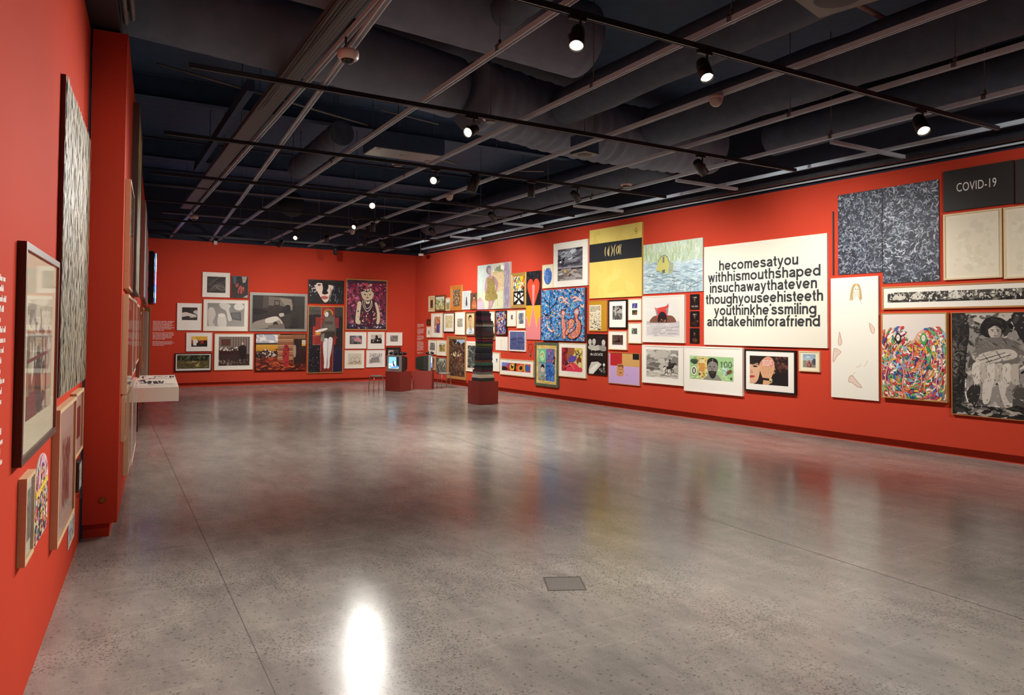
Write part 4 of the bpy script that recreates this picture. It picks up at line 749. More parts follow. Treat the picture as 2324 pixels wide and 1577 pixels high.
def d(p):
    p.rect(0, 0, 1, 1, '3f86c4').dabs(900, (0, 0, 1, 1), ['2f6fb0', '58a4dc', '1f4a80', '10264a', '79b8e4', '2a5c98', '4a94d0'], .05, 2.8, seed=4, bend=.5).dabs(520, (0, 0, 1, .98), ['e0906c', 'e8b8a0', 'd8d0b8', 'c9583c', '10182c', 'f0d0b8', '88b060', '142038'], .032, 2.6, seed=9, bend=.5)
    for q in ([(.22, .02), (.2, .3), (.24, .6), (.2, .8)], [(.22, .3), (.1, .22), (.04, .1)], [(.21, .38), (.34, .28), (.4, .14)], [(.23, .5), (.1, .5), (.03, .42)], [(.24, .56), (.36, .5)]): p.line(q, .02, '14203c', taper=True)
    for q in ([(.40, .2), (.5, .16), (.58, .24), (.66, .3)], [(.44, .27), (.55, .23), (.62, .16)], [(.7, .2), (.8, .17), (.88, .22), (.97, .24)], [(.74, .25), (.84, .22), (.92, .14)], [(.9, .3), (.96, .36), (.99, .3)], [(.15, .62), (.17, .75), (.27, .82), (.33, .79)]): p.line(q, .035, 'd0907c', taper=True).line(q, .012, 'f0d8c8', taper=True)
    def fig(pts, c): p.blob(pts, c); p.line(pts + [pts[0]], .012, '16182c')
    fig([(.48, .42), (.55, .41), (.57, .5), (.54, .57), (.58, .64), (.6, .8), (.58, .96), (.52, .95), (.5, .78), (.48, .62), (.5, .55)], 'd88a70'); fig([(.76, .42), (.85, .37), (.89, .47), (.85, .56), (.92, .66), (.92, .82), (.84, .93), (.7, .97), (.63, .9), (.72, .84), (.8, .78), (.82, .66), (.79, .56)], 'd07a60'); fig([(.64, .63), (.72, .57), (.79, .64), (.74, .74), (.68, .78), (.62, .9), (.57, .84), (.64, .74)], 'e08c6c')
    p.ell(.525, .47, .03, .035, 'e8b098').ell(.83, .45, .035, .045, 'c8b8c0').ell(.7, .63, .03, .035, 'e0a080')
    for box, sd in (((.49, .44, .59, .95), 2), ((.66, .56, .92, .95), 3), ((.6, .6, .78, .85), 4)): p.dabs(70, box, ['f0b8a0', 'c85a3c', 'e8a080', '8ab0d8', 'a8482c', 'f0d0c0'], .022, 3, seed=sd, bend=.5)
    p.line([(.62, .94), (.8, .97), (.93, .82), (.92, .6)], .012, '16182c').dabs(150, (.02, .02, .98, .98), ['8ec4ea', '163058', 'e8a888'], .026, 3, seed=29)
artwork('r31', PN, 'painting', 'large square blue painting alive with orange figures and leaves, thick brown edge', d, None, style='paint', edge='5a2f1c')
def d(p):
    p.rect(0, 0, 1, 1, 'c9402a').dabs(30, (0, 0, 1, 1), ['d8602c', 'b02a2a'], .12, 2, seed=2).rect(0, 0, .3, .45, '6a7cc0').rect(.2, .1, .32, .6, 'b83a5a').blob([(.28, .5), (.33, .12), (.45, .08), (.52, .4), (.45, .8), (.33, .9)], 'd8b03a').blob([(.33, .3), (.4, .2), (.42, .5), (.36, .7)], '1a1614').poly([(.46, .0), (.52, 0), (.5, 1), (.44, 1)], '14110f').blob([(.56, .7), (.62, .2), (.72, .1), (.78, .5), (.72, .9), (.6, .95)], 'd88a3a').blob([(.62, .6), (.68, .25), (.74, .5), (.68, .8)], '1c1816').blob([(.82, .2), (.9, .1), (.98, .4), (.94, .9), (.84, .8)], '3a5ca0').blob([(.0, .6), (.12, .5), (.22, .8), (.1, 1), (0, 1)], '22201e').ell(.39, .3, .025, .08, 'e8dcc0').rect(.78, 0, .82, 1, 'e0b43c')
artwork('r33', PR, 'print', 'ash framed wide colourful print of curved masks, low right of the fabric stack', d, (.02, 'ash'), 'ece7da', (.06, .23, .91, .73), style='flat')
def d(p):
    p.rect(0, 0, 1, 1, 'cdb06c').dabs(40, (0, 0, 1, 1), ['d8bc7c', 'c2a45e'], .3, 2, seed=3).rect(.1, .1, .9, .92, '3f66a0').rect(.1, .1, .48, .46, '6fae88').rect(.5, .1, .9, .46, '5c5a92').rect(.1, .48, .46, .92, '8fa098').rect(.48, .48, .9, .92, '3a6cb0').blob([(.16, .3), (.24, .16), (.38, .18), (.42, .34), (.28, .42)], 'a5d89c').line([(.2, .28), (.3, .22), (.38, .34)], .03, 'c0643c').dabs(50, (.5, .1, .9, .46), ['8a6ca8', '3c4c80', '7a88b8', 'b05a6c'], .09, 3, seed=7)
    p.blob([(.22, .62), (.28, .52), (.36, .54), (.4, .64), (.34, .72), (.25, .7)], 'c9b8a8').blob([(.22, .6), (.28, .5), (.38, .52), (.4, .6), (.3, .57)], '14141a').blob([(.58, .76), (.62, .64), (.74, .62), (.78, .76), (.68, .84)], '2a5498').dabs(60, (.1, .7, .46, .92), ['6a7a70', 'c8ccc0', '3a4a44', 'a86a50'], .05, 2, seed=8).dabs(40, (.48, .48, .9, .92), ['2c5a9c', '5a86c4', '22447c'], .12, 3, seed=13).dabs(16, (.82, .3, .9, .5), ['d8d0c0', '8a3a34', '2a2a3a'], .08, 2, seed=3)
artwork('r34', PN, 'painting', 'blue and green four panel painting with sandy border in a marbled frame', d, (.06, 'marbled'), style='rough', glaze=False)
def d(p):
    p.rect(0, 0, 1, 1, 'd9c05a').rect(0, 0, .3, 1, 'a82a34').dabs(40, (0, 0, .4, 1), ['8a1c2c', 'c23a40', '6a1624'], .14, 2, seed=3).blob([(.25, .3), (.4, .0), (.62, .0), (.6, .25), (.45, .35), (.3, .5)], '9a5a34').blob([(.3, .55), (.45, .3), (.62, .35), (.75, .2), (.7, .5), (.55, .62), (.4, .62)], '5c4a98').blob([(.2, .95), (.5, .62), (.8, .75), (.98, .85), (.9, 1), (.2, 1)], 'd83a52').blob([(.72, .5), (.85, .35), (.95, .5), (.88, .72), (.76, .68)], '7d3a2c').blob([(.8, .62), (.92, .6), (.9, .8), (.82, .78)], 'd8cca0').dabs(26, (.65, .05, 1, .35), ['14141c', '2a2438', 'e8dc8a'], .1, 4, seed=8).dabs(18, (.05, .6, .4, .8), ['1c1018', '3a1420'], .09, 3, seed=6).line([(.2, .8), (.45, .72), (.62, .9)], .03, 'e87a70')
artwork('r35', PR, 'print', 'ash framed square print of red, yellow and violet splashes, low under the blue painting', d, (.018, 'ash'), 'ede8db', (.105, .14, .87, .83), style='flat')
# ---- right wall, middle
def d(p):
    p.rect(0, 0, 1, 1, 'dcc668').dabs(30, (0, 0, 1, 1), ['d9c264', 'dfca6e'], .3, 3, seed=3).rect(0, .21, 1, .475, '24262a')
    for (a, b, c) in (((.33, .27), (.315, .33), (.325, .41)), ((.375, .3), (.37, .36), (.385, .41)), ((.40, .26), (.39, .34), (.395, .41)), ((.44, .26), (.46, .34), (.43, .42)), ((.52, .25), (.49, .32), (.50, .42)), ((.555, .28), (.535, .34), (.55, .40)), ((.565, .27), (.58, .33), (.555, .40)), ((.60, .26), (.585, .33), (.59, .40)), ((.63, .26), (.61, .33), (.62, .41))): p.line([a, b, c], .014, 'e0cc84', taper=True)
    p.line([(.875, .1), (.895, .07), (.915, .1), (.895, .115), (.875, .1)], .006, '5a4c28').line([(.915, .1), (.91, .14), (.88, .145)], .006, '5a4c28').line([(.88, .115), (.9, .13)], .006, '5a4c28')
artwork('r36', PN, 'painting', 'tall yellow painting with a broad black band of scratched strokes', d, None, style='flat', edge='c9b258')
def d(p):
    p.rect(0, 0, 1, .42, 'c6d4c4', 'b6c8a8').rect(0, .38, 1, 1, 'b8ccd2', 'a9c0c8').dabs(220, (0, .02, .95, .42), ['b5c898', 'c9d8b8', 'a8be90', 'd4dfd4', 'b9cfc4'], .09, 6, (1.2, 1.9), 5).dabs(240, (0, .42, 1, 1), ['9cb8c4', 'c6d8dc', '8aa8b8', 'b2c8d0', 'd2dfe0'], .12, 8, (-.25, .25), 7)
    p.poly([(.23, .56), (.26, .38), (.32, .27), (.38, .25), (.43, .3), (.46, .4), (.43, .62)], 'c6c272').line([(.26, .38), (.32, .27), (.38, .25), (.43, .3), (.46, .4), (.49, .55)], .012, '7c8478', curve=False).rect(.345, .28, .375, .4, '6c7a70').poly([(.335, .55), (.385, .53), (.385, .6), (.335, .61)], '5f6c62').poly([(.46, .4), (.53, .42), (.52, .6), (.44, .64)], 'a4ac88').dabs(90, (.05, .55, .9, .98), ['7c9098', '8aa0a8', '6a7c84'], .10, 14, (-.2, .2), 12)
    for k in range(9): p.line([(.45 + .06 * k, 1), (.48 + .055 * k, .85 - .03 * (k % 3)), (.56 + .05 * k, .72 + .04 * (k % 4))], .004, '5f5c60')
    p.line([(.75, .98), (.85, .86), (.99, .8)], .006, '5a5660').line([(.5, .62), (.53, .75), (.56, .95)], .005, '6a6c70')
artwork('r37', PN, 'painting', 'large unframed pale green and blue painting of a small yellow house in water', d, None, style='paint', edge='dcdcd0')
def d(p): p.rect(0, 0, 1, 1, 'b98a1f').rect(0, .13, .68, .98, 'ddd3b4').script(.05, .17, .63, .36, 4, '3a342c', 4, .75).dabs(80, (.04, .4, .64, .95), ['3a342c', '6a6052', '2a241c', '8a7c66', '4a4a4a'], .07, 3, seed=11).dabs(6, (.54, .2, .62, .34), ['b5483a'], .04, 1.5, seed=2).rect(.5, .93, .66, .98, '3a342c')
artwork('r38', 'poster', 'poster', 'mustard poster with a cream printed sheet under the yellow painting', d, (.014, 'oak'), style='flat')
artwork('r39', FP, 'photograph', 'black framed small monochrome print in a deep white mount under the yellow painting', lambda p: p.rect(0, 0, 1, 1, '5e5c58').poly([(0, .25), (.6, .12), (1, .3), (1, .55), (.2, .5)], 'a8a49c').dabs(40, (0, 0, 1, 1), ['2a2826', '8a8680', '1c1a18', 'b5b0a6'], .2, 3, seed=5), (.03, 'black'), 'ece8dc', (.22, .21, .75, .69))
artwork('r40', PR, 'print', 'ash framed white mount holding two tiny square pictures, one violet above one green', lambda p: p.rect(0, 0, 1, .42, '35306a').dabs(14, (0, 0, 1, .4), ['5a54a0', '7a78b8', '241f4c'], .3, 1.5, seed=2).rect(0, .58, 1, 1, '2c3320').dabs(16, (0, .6, 1, 1), ['5f6a3a', '1c2014', '8a6a3c'], .3, 2, seed=6).rect(0, .42, 1, .58, 'ece7db'), (.016, 'ash'), 'ede8dc', (.29, .21, .67, .75))
artwork('r41', PR, 'print', 'ash framed white mount holding one tiny square leaf photograph', lambda p: p.rect(0, 0, 1, 1, '3a4034').dabs(30, (0, 0, 1, 1), ['8a9480', '1f241c', 'c6ccb8', '59624e'], .35, 4, (-1, -.2), seed=3), (.016, 'ash'), 'ede8dc', (.26, .26, .66, .55))
def d(p): p.rect(0, 0, 1, 1, '4f3a31').dabs(60, (0, 0, 1, 1), ['5f4638', '3f2e27', '6a5040'], .16, 3, (-.1, .1), 4).blob([(.2, .72), (.3, .6), (.5, .55), (.6, .35), (.72, .45), (.75, .7), (.5, .78)], '1f1613').ell(.62, .38, .06, .08, '2a1d18').rect(0, .76, 1, 1, '5a443a')
artwork('r42', FP, 'photograph', 'ash framed small brown photograph of a seated figure against bricks', d, (.016, 'ash'), 'ede8dc', (.2, .215, .79, .735))
def d(p):
    p.rect(0, 0, 1, 1, '12110f').rect(.04, .05, .96, .42, '1a1917')
    for x, y in ((.12, .15), (.34, .14), (.84, .16)): p.blob([(x - .09, y), (x, y - .06), (x + .09, y), (x + .07, y + .09), (x, y + .13), (x - .07, y + .09)], 'c6c2b6').blob([(x - .12, y + .03), (x - .1, y - .05), (x, y - .1), (x + .1, y - .05), (x + .12, y + .03), (x + .06, y - .02), (x, y - .04), (x - .06, y - .02)], '0c0b0a').ell(x - .035, y + .02, .016, .007, '1a1816').ell(x + .035, y + .02, .016, .007, '1a1816').ell(x, y + .085, .03, .006, '3a3834').poly([(x - .01, y + .03), (x + .014, y + .055), (x - .012, y + .058)], '8f8b80')
    p.blob([(.02, .3), (.2, .26), (.4, .28), (.6, .26), (.7, .36), (.5, .4), (.1, .38)], 'b5b1a6').blob([(.62, .3), (.8, .26), (.97, .3), (.95, .4), (.7, .4)], '8f8b82').line([(.2, .42), (.3, .36), (.42, .42)], .02, 'd8d4c8').text('dis LOCATE', .14, .465, .80, .53, 'e2ded2', .012)
    p.poly([(.06, .88), (.2, .7), (.55, .68), (.75, .74), (.55, .86), (.3, 1), (.06, 1)], 'c9c5ba').poly([(.1, .9), (.3, .8), (.6, .72), (.45, .86), (.28, 1), (.1, 1)], 'e6e2d6').poly([(.8, .75), (.87, .7), (.94, .75), (.87, .8)], 'd8d4c8').line([(.87, .8), (.87, .96)], .02, 'a8a49a').dabs(20, (.66, .84, .95, .97), ['6a675f', '2c2a27', 'a5a198'], .07, 2, seed=4)
artwork('r43', 'poster', 'poster', 'tall black poster reading dis LOCATE above a pale road', d, (.014, 'black'), style='flat')
def d(p):
    p.rect(0, 0, 1, 1, 'bf9ec8').rect(.05, 0, .44, .42, 'b02429').rect(.44, 0, 1, .42, 'c79a5a').rect(.78, 0, .98, .19, '1a1616').blob([(.28, .4), (.34, .36), (.48, .38), (.48, .72), (.28, .74), (.27, .56)], 'c48a58').blob([(.3, .4), (.46, .38), (.48, .5), (.42, .44), (.33, .46)], '7d4c2c').ell(.35, .53, .02, .012, '3a2218').ell(.43, .53, .02, .012, '3a2218').line([(.35, .64), (.43, .64)], .02, '8a3a34').ell(.6, .7, .012, .014, '6a5a80').rect(0, 0, .05, 1, 'c4a4cc')
artwork('r44', PN, 'painting', 'painting of red, tan and lilac blocks with a small face', d, (.012, 'tan'), style='flat', glaze=False)
def d(p):
    p.rect(0, 0, 1, .6, 'e2dfd6').rect(0, .58, 1, 1, 'c6c1c2', 'd4d0ce').dabs(60, (0, .62, 1, 1), ['b5afb2', 'dcd8d6', 'c0babc', 'cfcac8'], .3, 9, (-.12, .12), 4).blob([(.1, .58), (.2, .46), (.34, .42), (.68, .42), (.82, .46), (.9, .58), (.82, .62), (.2, .62)], '7d5140').poly([(.25, .18), (.3, .22), (.6, .17), (.68, .09), (.67, .28), (.63, .5), (.33, .5), (.3, .34)], 'd63a2a').poly([(.28, .24), (.33, .25), (.36, .42), (.32, .44)], '8a8a86').poly([(.6, .22), (.65, .2), (.66, .36), (.62, .4)], '8a8a86').blob([(.36, .6), (.36, .44), (.44, .33), (.54, .33), (.62, .44), (.62, .6), (.5, .62)], '241a18').dabs(12, (.4, .52, .6, .62), ['c08a70', 'a86e58'], .04, 2, seed=2)
artwork('r45', FP, 'photograph', 'white framed square photograph of a head under a red vest on pale sand', d, (.024, 'white'), 'e6e2d6', (.1, .1, .89, .87), style='flat')
def tri(lines, seed):
    def f(p):
        p.rect(0, 0, 1, 1, '0d0b0a').blob([(.4, .36), (.5, .22), (.6, .34), (.58, .5), (.44, .5)], '4a2c1e').ell(.5, .34, .06, .05, '9a6a48').blob([(.2, .95), (.35, .6), (.65, .6), (.8, .95)], '241510')
        for (t, a, b, c, e) in lines: p.text(t, a, b, c, e, 'c9c2b8', .005)
        if seed == 2: p.dabs(12, (.2, .62, .85, .82), ['6a3c26', '8a5034', '3a1f14'], .1, 1.2, seed=3)
        if seed == 3: p.dabs(10, (.2, .7, .8, .88), ['5a3422', '7a4a30'], .14, 2.5, (-.2, .2), seed=3)
    return f
tg = 'three stacked black panels'
artwork('r46', 'photo_panel', 'photograph', 'top one of three small black panels, lettered I AM and WE ARE', tri([('I AM', .3, .16, .7, .26), ('WE ARE', .15, .74, .85, .84)], 1), None, style='flat', edge='121010', group=tg)
artwork('r47', 'photo_panel', 'photograph', 'middle one of three small black panels, lettered AM I', tri([('AM I', .3, .16, .7, .26)], 2), None, style='flat', edge='121010', group=tg)
artwork('r48', 'photo_panel', 'photograph', 'bottom one of three small black panels, an unlettered dim portrait', tri([], 3), None, style='flat', edge='121010', group=tg)
def d(p):
    p.rect(0, 0, 1, .8, 'b5b1a5', 'd0ccc0').dabs(190, (0, 0, 1, .76), ['96928a', 'a8a49a', 'c0bcb0', 'd2cec2', '7d7a72', 'bab6aa'], .26, 2.6, (-.5, .3), 4, bend=.5).dabs(26, (.0, .5, .4, .74), ['6a675f', '8a867c', '55524c'], .18, 3, (-.2, .2), 5).rect(0, .78, 1, 1, 'ccc8ba', 'b8b4a8').dabs(60, (0, .8, 1, 1), ['aaa69a', 'd8d4c6', '7d7a70', 'c0bcae'], .2, 9, (-.12, .12), 6)
    c = '24211e'; p.ell(.73, .62, .095, .06, c, -.12).poly([(.78, .6), (.86, .45), (.91, .47), (.84, .65)], c).ell(.915, .475, .045, .024, c, .6).line([(.66, .64), (.60, .74), (.62, .80), (.58, .86)], .022, c).line([(.68, .66), (.66, .78), (.70, .87)], .022, c).line([(.80, .66), (.86, .74), (.82, .82)], .02, c).line([(.79, .66), (.80, .78), (.77, .88)], .02, c).line([(.64, .6), (.58, .58), (.53, .66)], .022, c, taper=True).line([(.85, .46), (.8, .5), (.78, .56)], .03, '1a1815', taper=True)
    p.poly([(.70, .58), (.71, .42), (.77, .41), (.78, .58)], '38342f').line([(.76, .46), (.82, .54)], .02, '38342f').ell(.745, .375, .022, .03, '2a2622').poly([(.71, .36), (.79, .35), (.77, .33), (.73, .33)], '1f1c1a').line([(.74, .57), (.79, .64), (.77, .72)], .025, '2c2825').line([(.45, .9), (.7, .92), (.95, .91)], .012, '6a665c')
artwork('r49', FP, 'photograph', 'white framed monochrome photograph of a galloping rider under clouds', d, (.026, 'white'), 'eae6da', (.105, .115, .88, .835), style='flat')
def d(p):
    p.rect(0, 0, 1, 1, '9cc488').rect(.18, .02, .42, .98, 'd8c27a').dabs(60, (0, 0, 1, 1), ['b5d49c', '8ab878', 'c9d8a0', '7aa870'], .12, 5, (-.6, .6), 4).dabs(24, (.18, .1, .42, .8), ['e0b860', 'cfa050', 'd8cf98'], .1, 2, seed=7).text('100', .73, .18, .965, .45, '3a4a3a', .0)
    p.rect(.03, .24, .17, .3, '2c3a2c').dabs(10, (.03, .18, .18, .32), ['2c3a2c', '3f5240'], .04, .6, (1.4, 1.7), 3).ell(.1, .64, .07, .2, 'e2dfcc').ell(.1, .64, .045, .15, '3a4038').ell(.1, .64, .02, .1, 'd8d4c0').dabs(22, (.2, .72, .36, .95), ['5a4a30', '3a3424'], .03, 2.5, (1.2, 1.9), 5).poly([(.22, .3), (.36, .3), (.35, .66), (.23, .66)], 'c98f4a').script(.2, .07, .36, .14, 1, '5a5030', 2, .7)
    p.blob([(.34, 1), (.4, .84), (.48, .72), (.6, .72), (.68, .82), (.72, 1)], '8a8a7c').blob([(.41, .4), (.44, .14), (.53, .08), (.63, .16), (.66, .42), (.63, .68), (.59, .86), (.53, .92), (.47, .84), (.43, .66)], '85817a').blob([(.41, .42), (.42, .16), (.52, .05), (.64, .14), (.66, .4), (.62, .26), (.52, .2), (.45, .28)], '24221f').blob([(.44, .64), (.48, .62), (.52, .6), (.58, .62), (.62, .62), (.6, .84), (.54, .93), (.48, .86)], '2c2926').ell(.48, .43, .025, .018, '1a1816').ell(.575, .43, .025, .018, '1a1816').blob([(.51, .46), (.54, .46), (.56, .58), (.5, .58)], '77726a').line([(.5, .68), (.56, .68)], .008, '7a6a60').line([(.54, .1), (.53, .3)], .006, 'c9c6bc')
    p.blob([(.8, .66), (.88, .56), (.95, .5), (.96, .62), (.88, .72), (.82, .76)], '6a4a2c').dabs(16, (.76, .45, .86, .72), ['9cc4d4', 'c8dce0'], .05, 3, seed=3).ell(.95, .88, .022, .06, '3a5040')
artwork('r50', PR, 'print', 'white framed wide drawing of a green banknote marked 100 with a bearded head', d, (.026, 'white'), 'ebe7dc', (.105, .21, .855, .72), style='paint')
def d(p):
    p.rect(0, 0, 1, 1, '241a18').blob([(0, .2), (.22, .2), (.28, .45), (.22, .85), (.1, 1), (0, 1)], 'd2a686').blob([(0, 0), (.3, 0), (.34, .2), (.26, .34), (.2, .26), (0, .3)], '211a18').blob([(.08, .37), (.15, .34), (.22, .38), (.14, .41)], '3a2620').line([(.06, .32), (.16, .29), (.24, .33)], .014, '2c1e1a').blob([(.0, .72), (.1, .7), (.14, .75), (.04, .79), (0, .78)], 'b0392f').blob([(.04, .5), (.09, .6), (.02, .63)], 'b88a6c').blob([(.56, .1), (.7, .3), (.66, .7), (.8, .9), (.6, 1), (.5, .6)], 'a87a5c')
    p.dabs(160, (.58, .0, 1, .5), ['3a2220', '241614', '54322a', '1a100f', '6a4034'], .07, 1.5, seed=5).blob([(.62, .62), (.8, .6), (1, .5), (1, 1), (.5, 1)], '1c1716').blob([(.28, .24), (.4, .06), (.52, .02), (.62, .12), (.66, .4), (.6, .66), (.54, .86), (.5, 1), (.36, 1), (.36, .84), (.3, .6), (.26, .4)], 'd0a078').blob([(.3, .2), (.42, .08), (.56, .08), (.62, .22), (.6, .36), (.34, .34)], 'd2897a')
    for k in range(4): p.line([(.36 + .07 * k, .34), (.365 + .065 * k, .62)], .008, 'a87858')
    p.rect(.33, .13, .6, .34, 'c98878').script(.34, .13, .6, .35, 4, 'ead0c4', 5, .8).poly([(.33, .76), (.58, .78), (.57, .86), (.34, .84)], '1c1614').rect(.52, .76, .58, .96, 'c0a878').dabs(12, (.52, .78, .6, .95), ['1c1614', 'd8c08a'], .03, 1.4, seed=3)
artwork('r51', FP, 'photograph', 'black framed photograph of a raised lettered hand between two dark haired people', d, (.028, 'black'), 'eae6dc', (.105, .15, .86, .82), style='flat')
artwork('r52', PR, 'print', 'small cream framed print of a group under blue sky', lambda p: p.rect(0, 0, 1, .5, '86a4b8', 'a8bcc4').rect(0, .48, 1, 1, '8a8478').ell(.4, .22, .15, .06, 'd0dade').poly([(.7, .5), (.85, .3), (1, .36), (1, .8), (.78, .78)], '3f4a56').line([(.8, .35), (.95, .05)], .02, '77706a').blob([(.35, .95), (.38, .6), (.5, .45), (.62, .6), (.68, .95)], '7d4034').dabs(20, (.3, .5, .75, .95), ['b58a74', '5a3a34', 'c0b0a4', '8c3a32'], .09, 1.5, seed=3), (.02, 'cream'), 'e6dcc0', (.19, .15, .8, .8), style='paint')
def d(p):
    p.rect(0, 0, 1, 1, 'e2decd'); K = '303236'
    for t, a, c, b in (('hecomesatyou', .14, .795, .254), ('withhismouthshaped', .04, .955, .367), ('insuchawaythateven', .055, .93, .475), ('thoughyouseehisteeth', .018, .972, .588), ("youthinkhe'ssmiling", .097, .925, .702), ('andtakehimforafriend', .03, .95, .812)): p.grotesque(t, a, c, b, .073, K, .25, .09)
artwork('r53', 'text_panel', 'text panel', 'large white panel of tightly packed dark lettering beginning hecomesatyou', d, None, style='flat', edge='e2dece')
artwork('r54', 'wall_bar', 'bar', 'thin dark vertical bar on the wall left of the grey foliage sheets', None, None, edge='2a2826')
# ---- right wall, near end
def fol(seed, light):
    def f(p):
        p.rect(0, 0, 1, 1, '2b2f3b').dabs(240, (0, 0, 1, 1), ['363b48', '20242e', '444a58', '2a2e3a'], .16, 3, seed=seed)
        p.dabs(620, (0, 0, 1, 1), ['5d6474', '7d8492', '4a5161', '8f96a3', '363d4c'] + light, .10, 5, seed=seed + 1, bend=.7); p.dabs(460, (0, 0, 1, 1), ['a9aeb8', '8d94a2', '1c2029', '2a2f3b'], .055, 5, seed=seed + 2, bend=.8); p.dabs(150, (0, 0, 1, 1), ['c3c6cc', 'b5bac4'], .05, 7, seed=seed + 3, bend=.8)
    return f
r = empty('foliage_drawing', wpt('R', 15.65, PL['r55a'][2], .001), wrot('R')); tag(r, 'huge blue grey foliage picture made of joined unframed sheets, high on the right wall', 'drawing')
for k, ls in (('r55a', []), ('r55b', ['7d8794', 'b5bac2'])):
    w, s0, z0, s1, z1, dd = PL[k]; W = s1 - s0; H = z1 - z0; zz = z0 - PL['r55a'][2]
    b = MB(); b.box((s0 - 15.65, -dd, zz), (s1 - 15.65, 0, zz + H)); b.build('sheet', canvas_mat('2a2e38'), r)
    p = Pic(W, H); fol(11 if k == 'r55a' else 40, ls)(p)
    if k == 'r55b': p.rect(.0, .515, 1, .518, '23272f')
    p.build('drawn_face', ART['rough'], r, (s0 - 15.65, -dd - .0006, zz))
def d(p): p.rect(0, 0, 1, 1, '33312f').text('COVID-19', .20, .34, .77, .55, 'eceae4', .0, 1.05)
artwork('r56', 'text_panel', 'text panel', 'dark grey panel lettered COVID-19 near the top of the right wall', d, None, style='flat', edge='2a2826')
artwork('r57', 'text_panel', 'text panel', 'blank dark grey panel cut by the right edge, beside the COVID-19 panel', lambda p: p.rect(0, 0, 1, 1, '3c3a38'), None, style='flat', edge='2a2826')
def blank(seed): return lambda p: p.rect(0, 0, 1, 1, 'e3dac2').dabs(60, (.08, .1, .92, .93), ['ded6be', 'e6dec8', 'dbd2ba'], .14, 1.3, seed=seed)
artwork('r58', PR, 'print', 'nearly blank cream framed sheet directly below the COVID-19 panel', blank(3), (.022, 'cream'), 'e6ddc6', (.075, .07, .93, .93), style='flat', rec=.014)
artwork('r59', PR, 'print', 'nearly blank cream framed sheet cut by the right edge of the view', blank(5), (.022, 'cream'), 'e6ddc6', (.075, .07, .93, .93), style='flat', rec=.014)
def d(p):
    p.rect(0, 0, 1, 1, '55514a').dabs(340, (0, 0, 1, 1), ['1c1a18', 'c6c2b4', '2c2a26', '8c887c', 'dcd8cc', '3c3a35'], .018, 1.3, seed=4).rect(0, .78, 1, 1, '24221f').dabs(60, (0, .78, 1, 1), ['4a4740', '171513', '8a867a'], .03, 4, (-.2, .2), 6)
    for k in (0, 1, 3): p.blob([(.04 + .115 * k, .6), (.05 + .115 * k, .25), (.08 + .115 * k, .1), (.11 + .115 * k, .25), (.12 + .115 * k, .6), (.08 + .115 * k, .78)], 'cfcabd').dabs(24, (.045 + .115 * k, .15, .115 + .115 * k, .75), ['3a3733', '8a867a', 'e2ded2'], .008, 3, (1.2, 1.9), k)
    p.dabs(160, (0, .02, 1, .9), ['dcd8cc', '1c1a18', 'b5b1a4', '2c2a26'], .014, 3, (1.2, 1.9), 15)
artwork('r60', FP, 'photograph', 'very long narrow monochrome panorama in an oak frame under the blank sheets', d, (.022, 'oak'), 'ece8dc', (.035, .27, .965, .70))
def d(p):
    p.rect(0, 0, 1, 1, 'ebe8da'); H = 'b8a070'; S = 'b88a78'
    p.blob([(.44, .19), (.43, .13), (.45, .08), (.50, .056), (.57, .052), (.62, .07), (.65, .11), (.64, .15), (.66, .185), (.60, .17), (.60, .12), (.56, .085), (.51, .1), (.5, .15), (.48, .19)], 'dccaa0').blob([(.5, .095), (.53, .075), (.58, .078), (.605, .1), (.6, .128), (.57, .145), (.53, .14), (.505, .12)], 'efe4d4')
    for k in range(12): p.line([(.50 + .010 * k, .056 + .0006 * abs(k - 5)), (.445 + .008 * k if k < 6 else .585 + .006 * k, .11), (.41 + .012 * k if k < 6 else .57 + .009 * k, .195 - .004 * (k % 4))], .009, ['b39a66', 'c9b484', 'a08a58'][k % 3])
    p.ell(.535, .1, .014, .004, '7a6a5a').ell(.582, .102, .014, .004, '7a6a5a').line([(.558, .105), (.563, .117)], .006, S).line([(.545, .128), (.58, .128)], .009, 'c08a80').line([(.505, .12), (.53, .141), (.57, .146), (.6, .13)], .006, S).line([(.53, .145), (.53, .165), (.47, .185)], .006, S).line([(.59, .15), (.62, .18), (.66, .22)], .006, S)
    def hand(pts): p.blob(pts, 'e2cdbc'); p.line(pts + [pts[0]], .011, S)
    hand([(.82, .38), (.86, .39), (.92, .42), (.92, .455), (.88, .46), (.84, .43)]); hand([(.19, .45), (.22, .5), (.24, .54), (.2, .565), (.16, .54)]); hand([(.06, .595), (.13, .595), (.22, .62), (.14, .65), (.08, .69), (.04, .7)]); hand([(.4, .82), (.46, .81), (.55, .85), (.66, .9), (.58, .9), (.46, .87), (.38, .86)])
    p.line([(.45, .82), (.5, .79), (.55, .78)], .005, S).line([(.55, .74), (.62, .73), (.64, .71)], .006, S).line([(.72, .73), (.76, .7), (.79, .68)], .006, S)
    p.line([(.2, .46), (.205, .52), (.2, .55)], .006, 'b58a78').line([(.84, .4), (.88, .44)], .006, 'b58a78').line([(.08, .61), (.15, .62)], .006, 'b58a78')
artwork('r61', 'drawing', 'drawing', 'tall unframed white drawing of a fair haired girl with loose hands and feet', d, None, style='flat', edge='e6e3d6')
